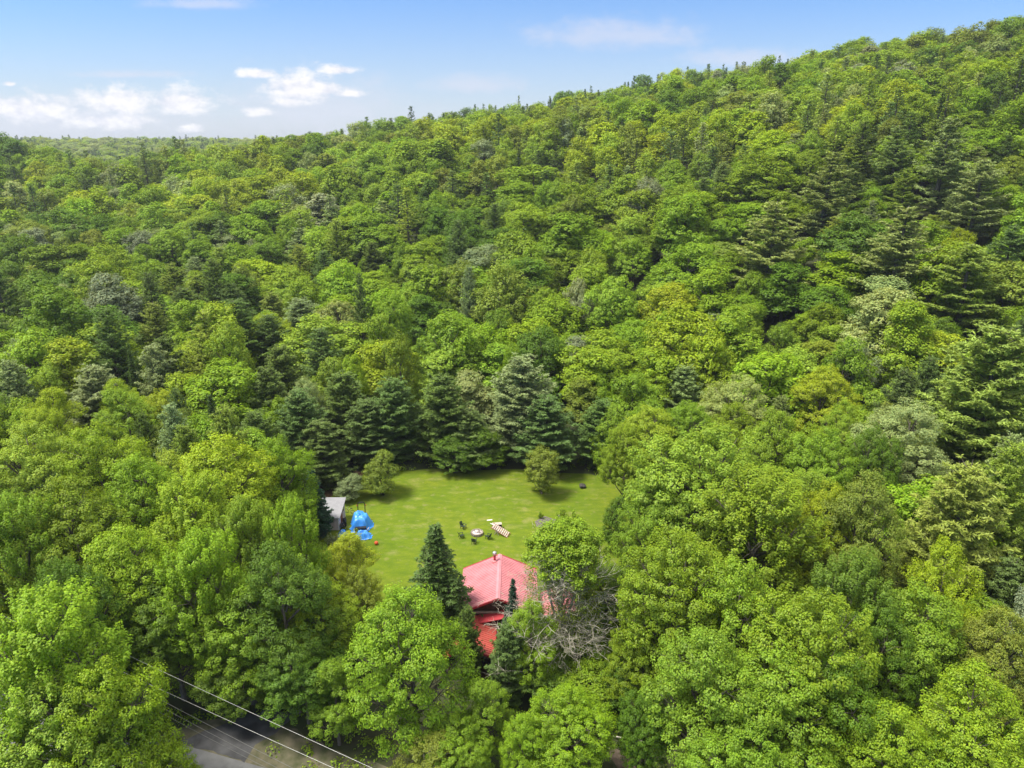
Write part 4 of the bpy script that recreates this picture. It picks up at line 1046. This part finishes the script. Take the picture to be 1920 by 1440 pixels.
shrub('shrub', 1053, 978, 2.1, .9, 'mid', "taller leafy sapling clump on the meadow above the dying tree", seed=3)
shrub('shrub', 1077, 978, 1.7, .6, 'bright', "smaller bright sapling just right of the taller sapling clump", n=14, seed=4)
shrub('shrub', 1014, 972, 1.1, .45, 'mid', "little sapling left of the sapling clumps, over a grey patch", n=10, seed=5)
shrub('shrub', 625, 1020, 1.6, 1.1, 'silver', "dusty grey-green bush between the tarps and the shed spruce", seed=6)
pd = sheet('planting_bed', [at(u, v) for u, v in [(1002,978),(1022,968),(1042,974),(1048,986),(1030,994),(1008,990)]], .011, mat('grey_mulch', (.15,.14,.11), .95, .3, 5), jag=.1, sub=.4, seed=6)

# ------------------------------------------------------------------ dying tree: bare lichened branches below, green top
def dying():
    rn_ = random.Random(21); r2 = np.random.default_rng(21)
    d = ray(1056, 988); H = 17.0; t = (H-CAMZ)/d.z; X, Y = d.x*t, d.y*t
    e = empty('dying_tree', (X, Y, 0), 0, "dying tree right of the cabin with green top and bare grey lower branches", 'tree')
    tk = MB(); tk.tube([(0,0,-.4),(.1,0,5),(-.1,.1,9),(.15,0,12.5),(.3,.1,15.2)], [.30,.23,.18,.11,.04], 9)
    tk.tube([(0,0,4.5),(1.0,.2,8.5),(1.9,.1,12.5),(2.2,.2,15)], [.17,.13,.08,.02], 6); tk.tube([(0,0,5.5),(-1.1,-.2,9.5),(-1.7,.2,13),(-1.8,.1,15.2)], [.14,.11,.07,.02], 6)
    tk.build('trunk', M['pale_bark'], e, True)
    twigs = MB(); tips = []
    def br(p, d, L_, r, dep):
        n = 4; pts_ = [p]; q = Vector(p); dd = Vector(d)
        for k in range(n):
            dd = (dd+Vector((rn_.gauss(0,.16), rn_.gauss(0,.16), rn_.gauss(.015,.12)))).normalized(); q = q+dd*L_/n; pts_.append(q.copy())
        twigs.tube(pts_, [r, r*.8, r*.6, r*.4, r*.15], 4 if dep else 5, False)
        if dep < 3:
            for k in range(5 if dep == 0 else 4 if dep == 1 else 3):
                i = rn_.randint(1, n); a = (dd+Vector((rn_.gauss(0,.55), rn_.gauss(0,.55), rn_.gauss(-.02,.42)))).normalized()
                br(pts_[i], a, L_*rn_.uniform(.38, .62), max(r*.55, .016), dep+1)
    for k in range(80):
        z = 2.2+9.8*(k/80)**.9; a = k*2.4+rn_.uniform(-.4,.4); up = rn_.uniform(-.05, .9)+(.5 if z > 7 else 0)
        dr = Vector((math.cos(a), math.sin(a)*.9, up)).normalized(); L_ = rn_.uniform(2.2, 4.3)*(1.1-.35*abs(z-5)/8)
        br(Vector((0, 0, z)), dr, L_*(1.3 if z < 7 else 1.1), .05, 0)
    twigs.build('bare_branches', M['pale_bark'], e, True)
    Pp, Nn, V_ = [], [], []
    for k in range(430):
        a = rn_.uniform(0, 6.28); q = math.sqrt(rn_.random()); z = 10.4+6.2*rn_.random()**.75; e_ = math.sqrt(max(.05, 1-((z-12.6)/4.2)**2))
        c = np.array([math.cos(a)*q*4.3*e_+.3, math.sin(a)*q*3.6*e_+.5, z])
        if z < 12.6:
            c[0] = c[0]*.72+1.0
            if c[1] < -.6: continue
        s = rn_.uniform(.4, .7); m = 70; qd = r2.normal(size=(m,3)); qd /= np.linalg.norm(qd,axis=1,keepdims=True)
        Pp.append(c+qd*s*np.array([1,1,.75])*r2.uniform(.3,1,(m,1))+np.array([0,0,.25])); Nn.append(qd*.7+[0,0,.8]+r2.normal(size=(m,3))*.3); V_.append(np.full(m, rn_.uniform(.85,1.15)))
    cm = leaf_mesh(np.concatenate(Pp), np.concatenate(Nn), .2, .14, r2, M['leaf'], np.concatenate(V_)); c = link('crown', cm, e); c['tint'] = T['grass']
    # sparse live sprigs on the bare part
    Pp = np.repeat(np.clip(r2.normal(size=(420,3)),-1.35,1.35)*np.array([2.3,1.9,2.5])+np.array([.2,.5,8.6]),16,0)+r2.normal(size=(6720,3))*.26; cm = leaf_mesh(Pp, r2.normal(size=(6720,3))+[0,0,.8], .17, .11, r2, M['leaf']); c = link('sprigs', cm, e); c['tint'] = T['olive']
dying()
def limb(u, v, L_, rz, label):
    rn_ = random.Random(int(u)); b = MB(); p = at(u, v)
    def br(q, d, L2, r, dep):
        pts_ = [q]; dd = Vector(d); q = Vector(q)
        for k in range(4): dd = (dd+Vector([rn_.gauss(0,.2) for _ in range(3)])).normalized(); q = q+dd*L2/4; pts_.append(q.copy())
        b.tube(pts_, [r, r*.8, r*.6, r*.4, r*.2], 5, False)
        if dep < 2:
            for k in range(5): br(pts_[rn_.randint(1,4)], (dd+Vector((rn_.gauss(0,.6), rn_.gauss(0,.6), rn_.gauss(.1,.35)))).normalized(), L2*.5, r*.5, dep+1)
    br((0,0,.3), (1,0,.12), L_, .07, 0)
    o = b.build('fallen_branch', M['pale_bark'], None, True); o.location = p; o.rotation_euler = (0,0,rz); tag(o, label, 'branch')
limb(1140, 1356, 4.0, R_(10), "bare pale branch lying over the dark gap at bottom right of centre")
limb(1150, 1385, 2.6, R_(-30), "shorter bare branch below the first, beside the dirt path")

# ------------------------------------------------------------------ power lines along the road
M['wire'] = mat('bare_wire', (.40,.40,.37), .35, .1, 2, metal=.5); M['cable'] = mat('dark_cable', (.13,.13,.12), .6, .1, 2)
def wire(a, b, za, zb, r, m, label, sag=.5):
    A, B_ = at(a[0], a[1], za), at(b[0], b[1], zb); d = B_-A; A = A-d*1.1; B_ = B_+d*1.3; pts_ = []
    for k in range(33):
        t = k/32; p = A.lerp(B_, t); p.z -= 0; pts_.append(p+Vector((0, 0, -sag*4*t*(1-t)+sag*.95)))
    o = MB().tube(pts_, r, 6).build('power_line', m, None, True); tag(o, label, 'power line', 'overhead lines above the road')
wire((205,1213), (697,1440), 8.6, 8.6, .016, M['wire'], "bright upper overhead wire crossing the bottom left corner")
wire((225,1258), (625,1440), 8.6, 8.6, .016, M['wire'], "second bright overhead wire, just below the uppermost one")
wire((300,1312), (548,1440), 6.6, 6.6, .016, M['cable'], "faint dark cable, uppermost of the three below the bright wires")
wire((300,1325), (520,1440), 6.2, 6.2, .016, M['cable'], "faint dark cable, middle of the three below the bright wires")
wire((300,1336), (500,1440), 5.8, 5.8, .016, M['cable'], "faint dark cable, lowest of the three above the driveway mouth")
# ------------------------------------------------------------------ undergrowth on the wood floor near the road
def undergrowth():
    r2 = np.random.default_rng(77); n = 4200
    X = r2.uniform(-60, 60, n); Y = r2.uniform(41, 112, n); Pp, Nn, D2 = [], [], []
    for x_, y_ in zip(X, Y):
        if inpoly(x_, y_, lawnp) or (-7 < x_ < 7 and 53 < y_ < 69): continue
        q = Vector((x_, y_, 0))-e0; s_ = q.dot(rn)  # distance to the road's edge
        if s_ > -.6: continue
        u, v, _ = proj(x_, y_, 0)
        if inpoly(u, v, [(300,1440),(315,1378),(450,1340),(560,1340),(515,1380),(470,1440)]) or inpoly(u, v, [(1090,1385),(1150,1385),(1270,1470),(1170,1480)]): continue
        h = r2.uniform(.3, 1.1); m = 26; qd = r2.normal(size=(m,3)); qd[:, 2] = abs(qd[:, 2]); qd /= np.linalg.norm(qd,axis=1,keepdims=True)
        Pp.append(np.array([x_, y_, .05])+qd*h*r2.uniform(.4,1,(m,1))); Nn.append(qd+[0,0,.9])
    cm = leaf_mesh(np.concatenate(Pp), np.concatenate(Nn), .24, .15, r2, M['leaf']); o = link('undergrowth', cm); o['tint'] = T['mid']
    tag(o, "low leafy undergrowth covering the shaded ground under the near trees", 'undergrowth', None, 'stuff')
undergrowth()
# ------------------------------------------------------------------ air
def haze():
    gco = np.empty(len(bpy.data.objects['ground'].data.vertices)*3, np.float32); bpy.data.objects['ground'].data.vertices.foreach_get('co', gco); gco = gco.reshape(-1, 3)
    lo_, hi_ = gco.min(0)-np.array([40, 40, 1.]), gco.max(0)+np.array([40, 40, 32.]); print('haze box', lo_, hi_)
    me = MB().box(tuple((lo_+hi_)/2), tuple(hi_-lo_)).mesh(None); m = bpy.data.materials.new('haze'); m.use_nodes = True; t = m.node_tree; t.nodes.clear()
    v = nd(t, 'ShaderNodeVolumePrincipled'); v.inputs['Color'].default_value = (.82,.88,.95,1); v.inputs['Density'].default_value = HAZE; v.inputs['Anisotropy'].default_value = .2
    o = nd(t, 'ShaderNodeOutputMaterial'); t.links.new(v.outputs[0], o.inputs['Volume']); me.materials.append(m)
    tag(link('haze', me), kind='stuff')
HAZE = 0.00012
haze()
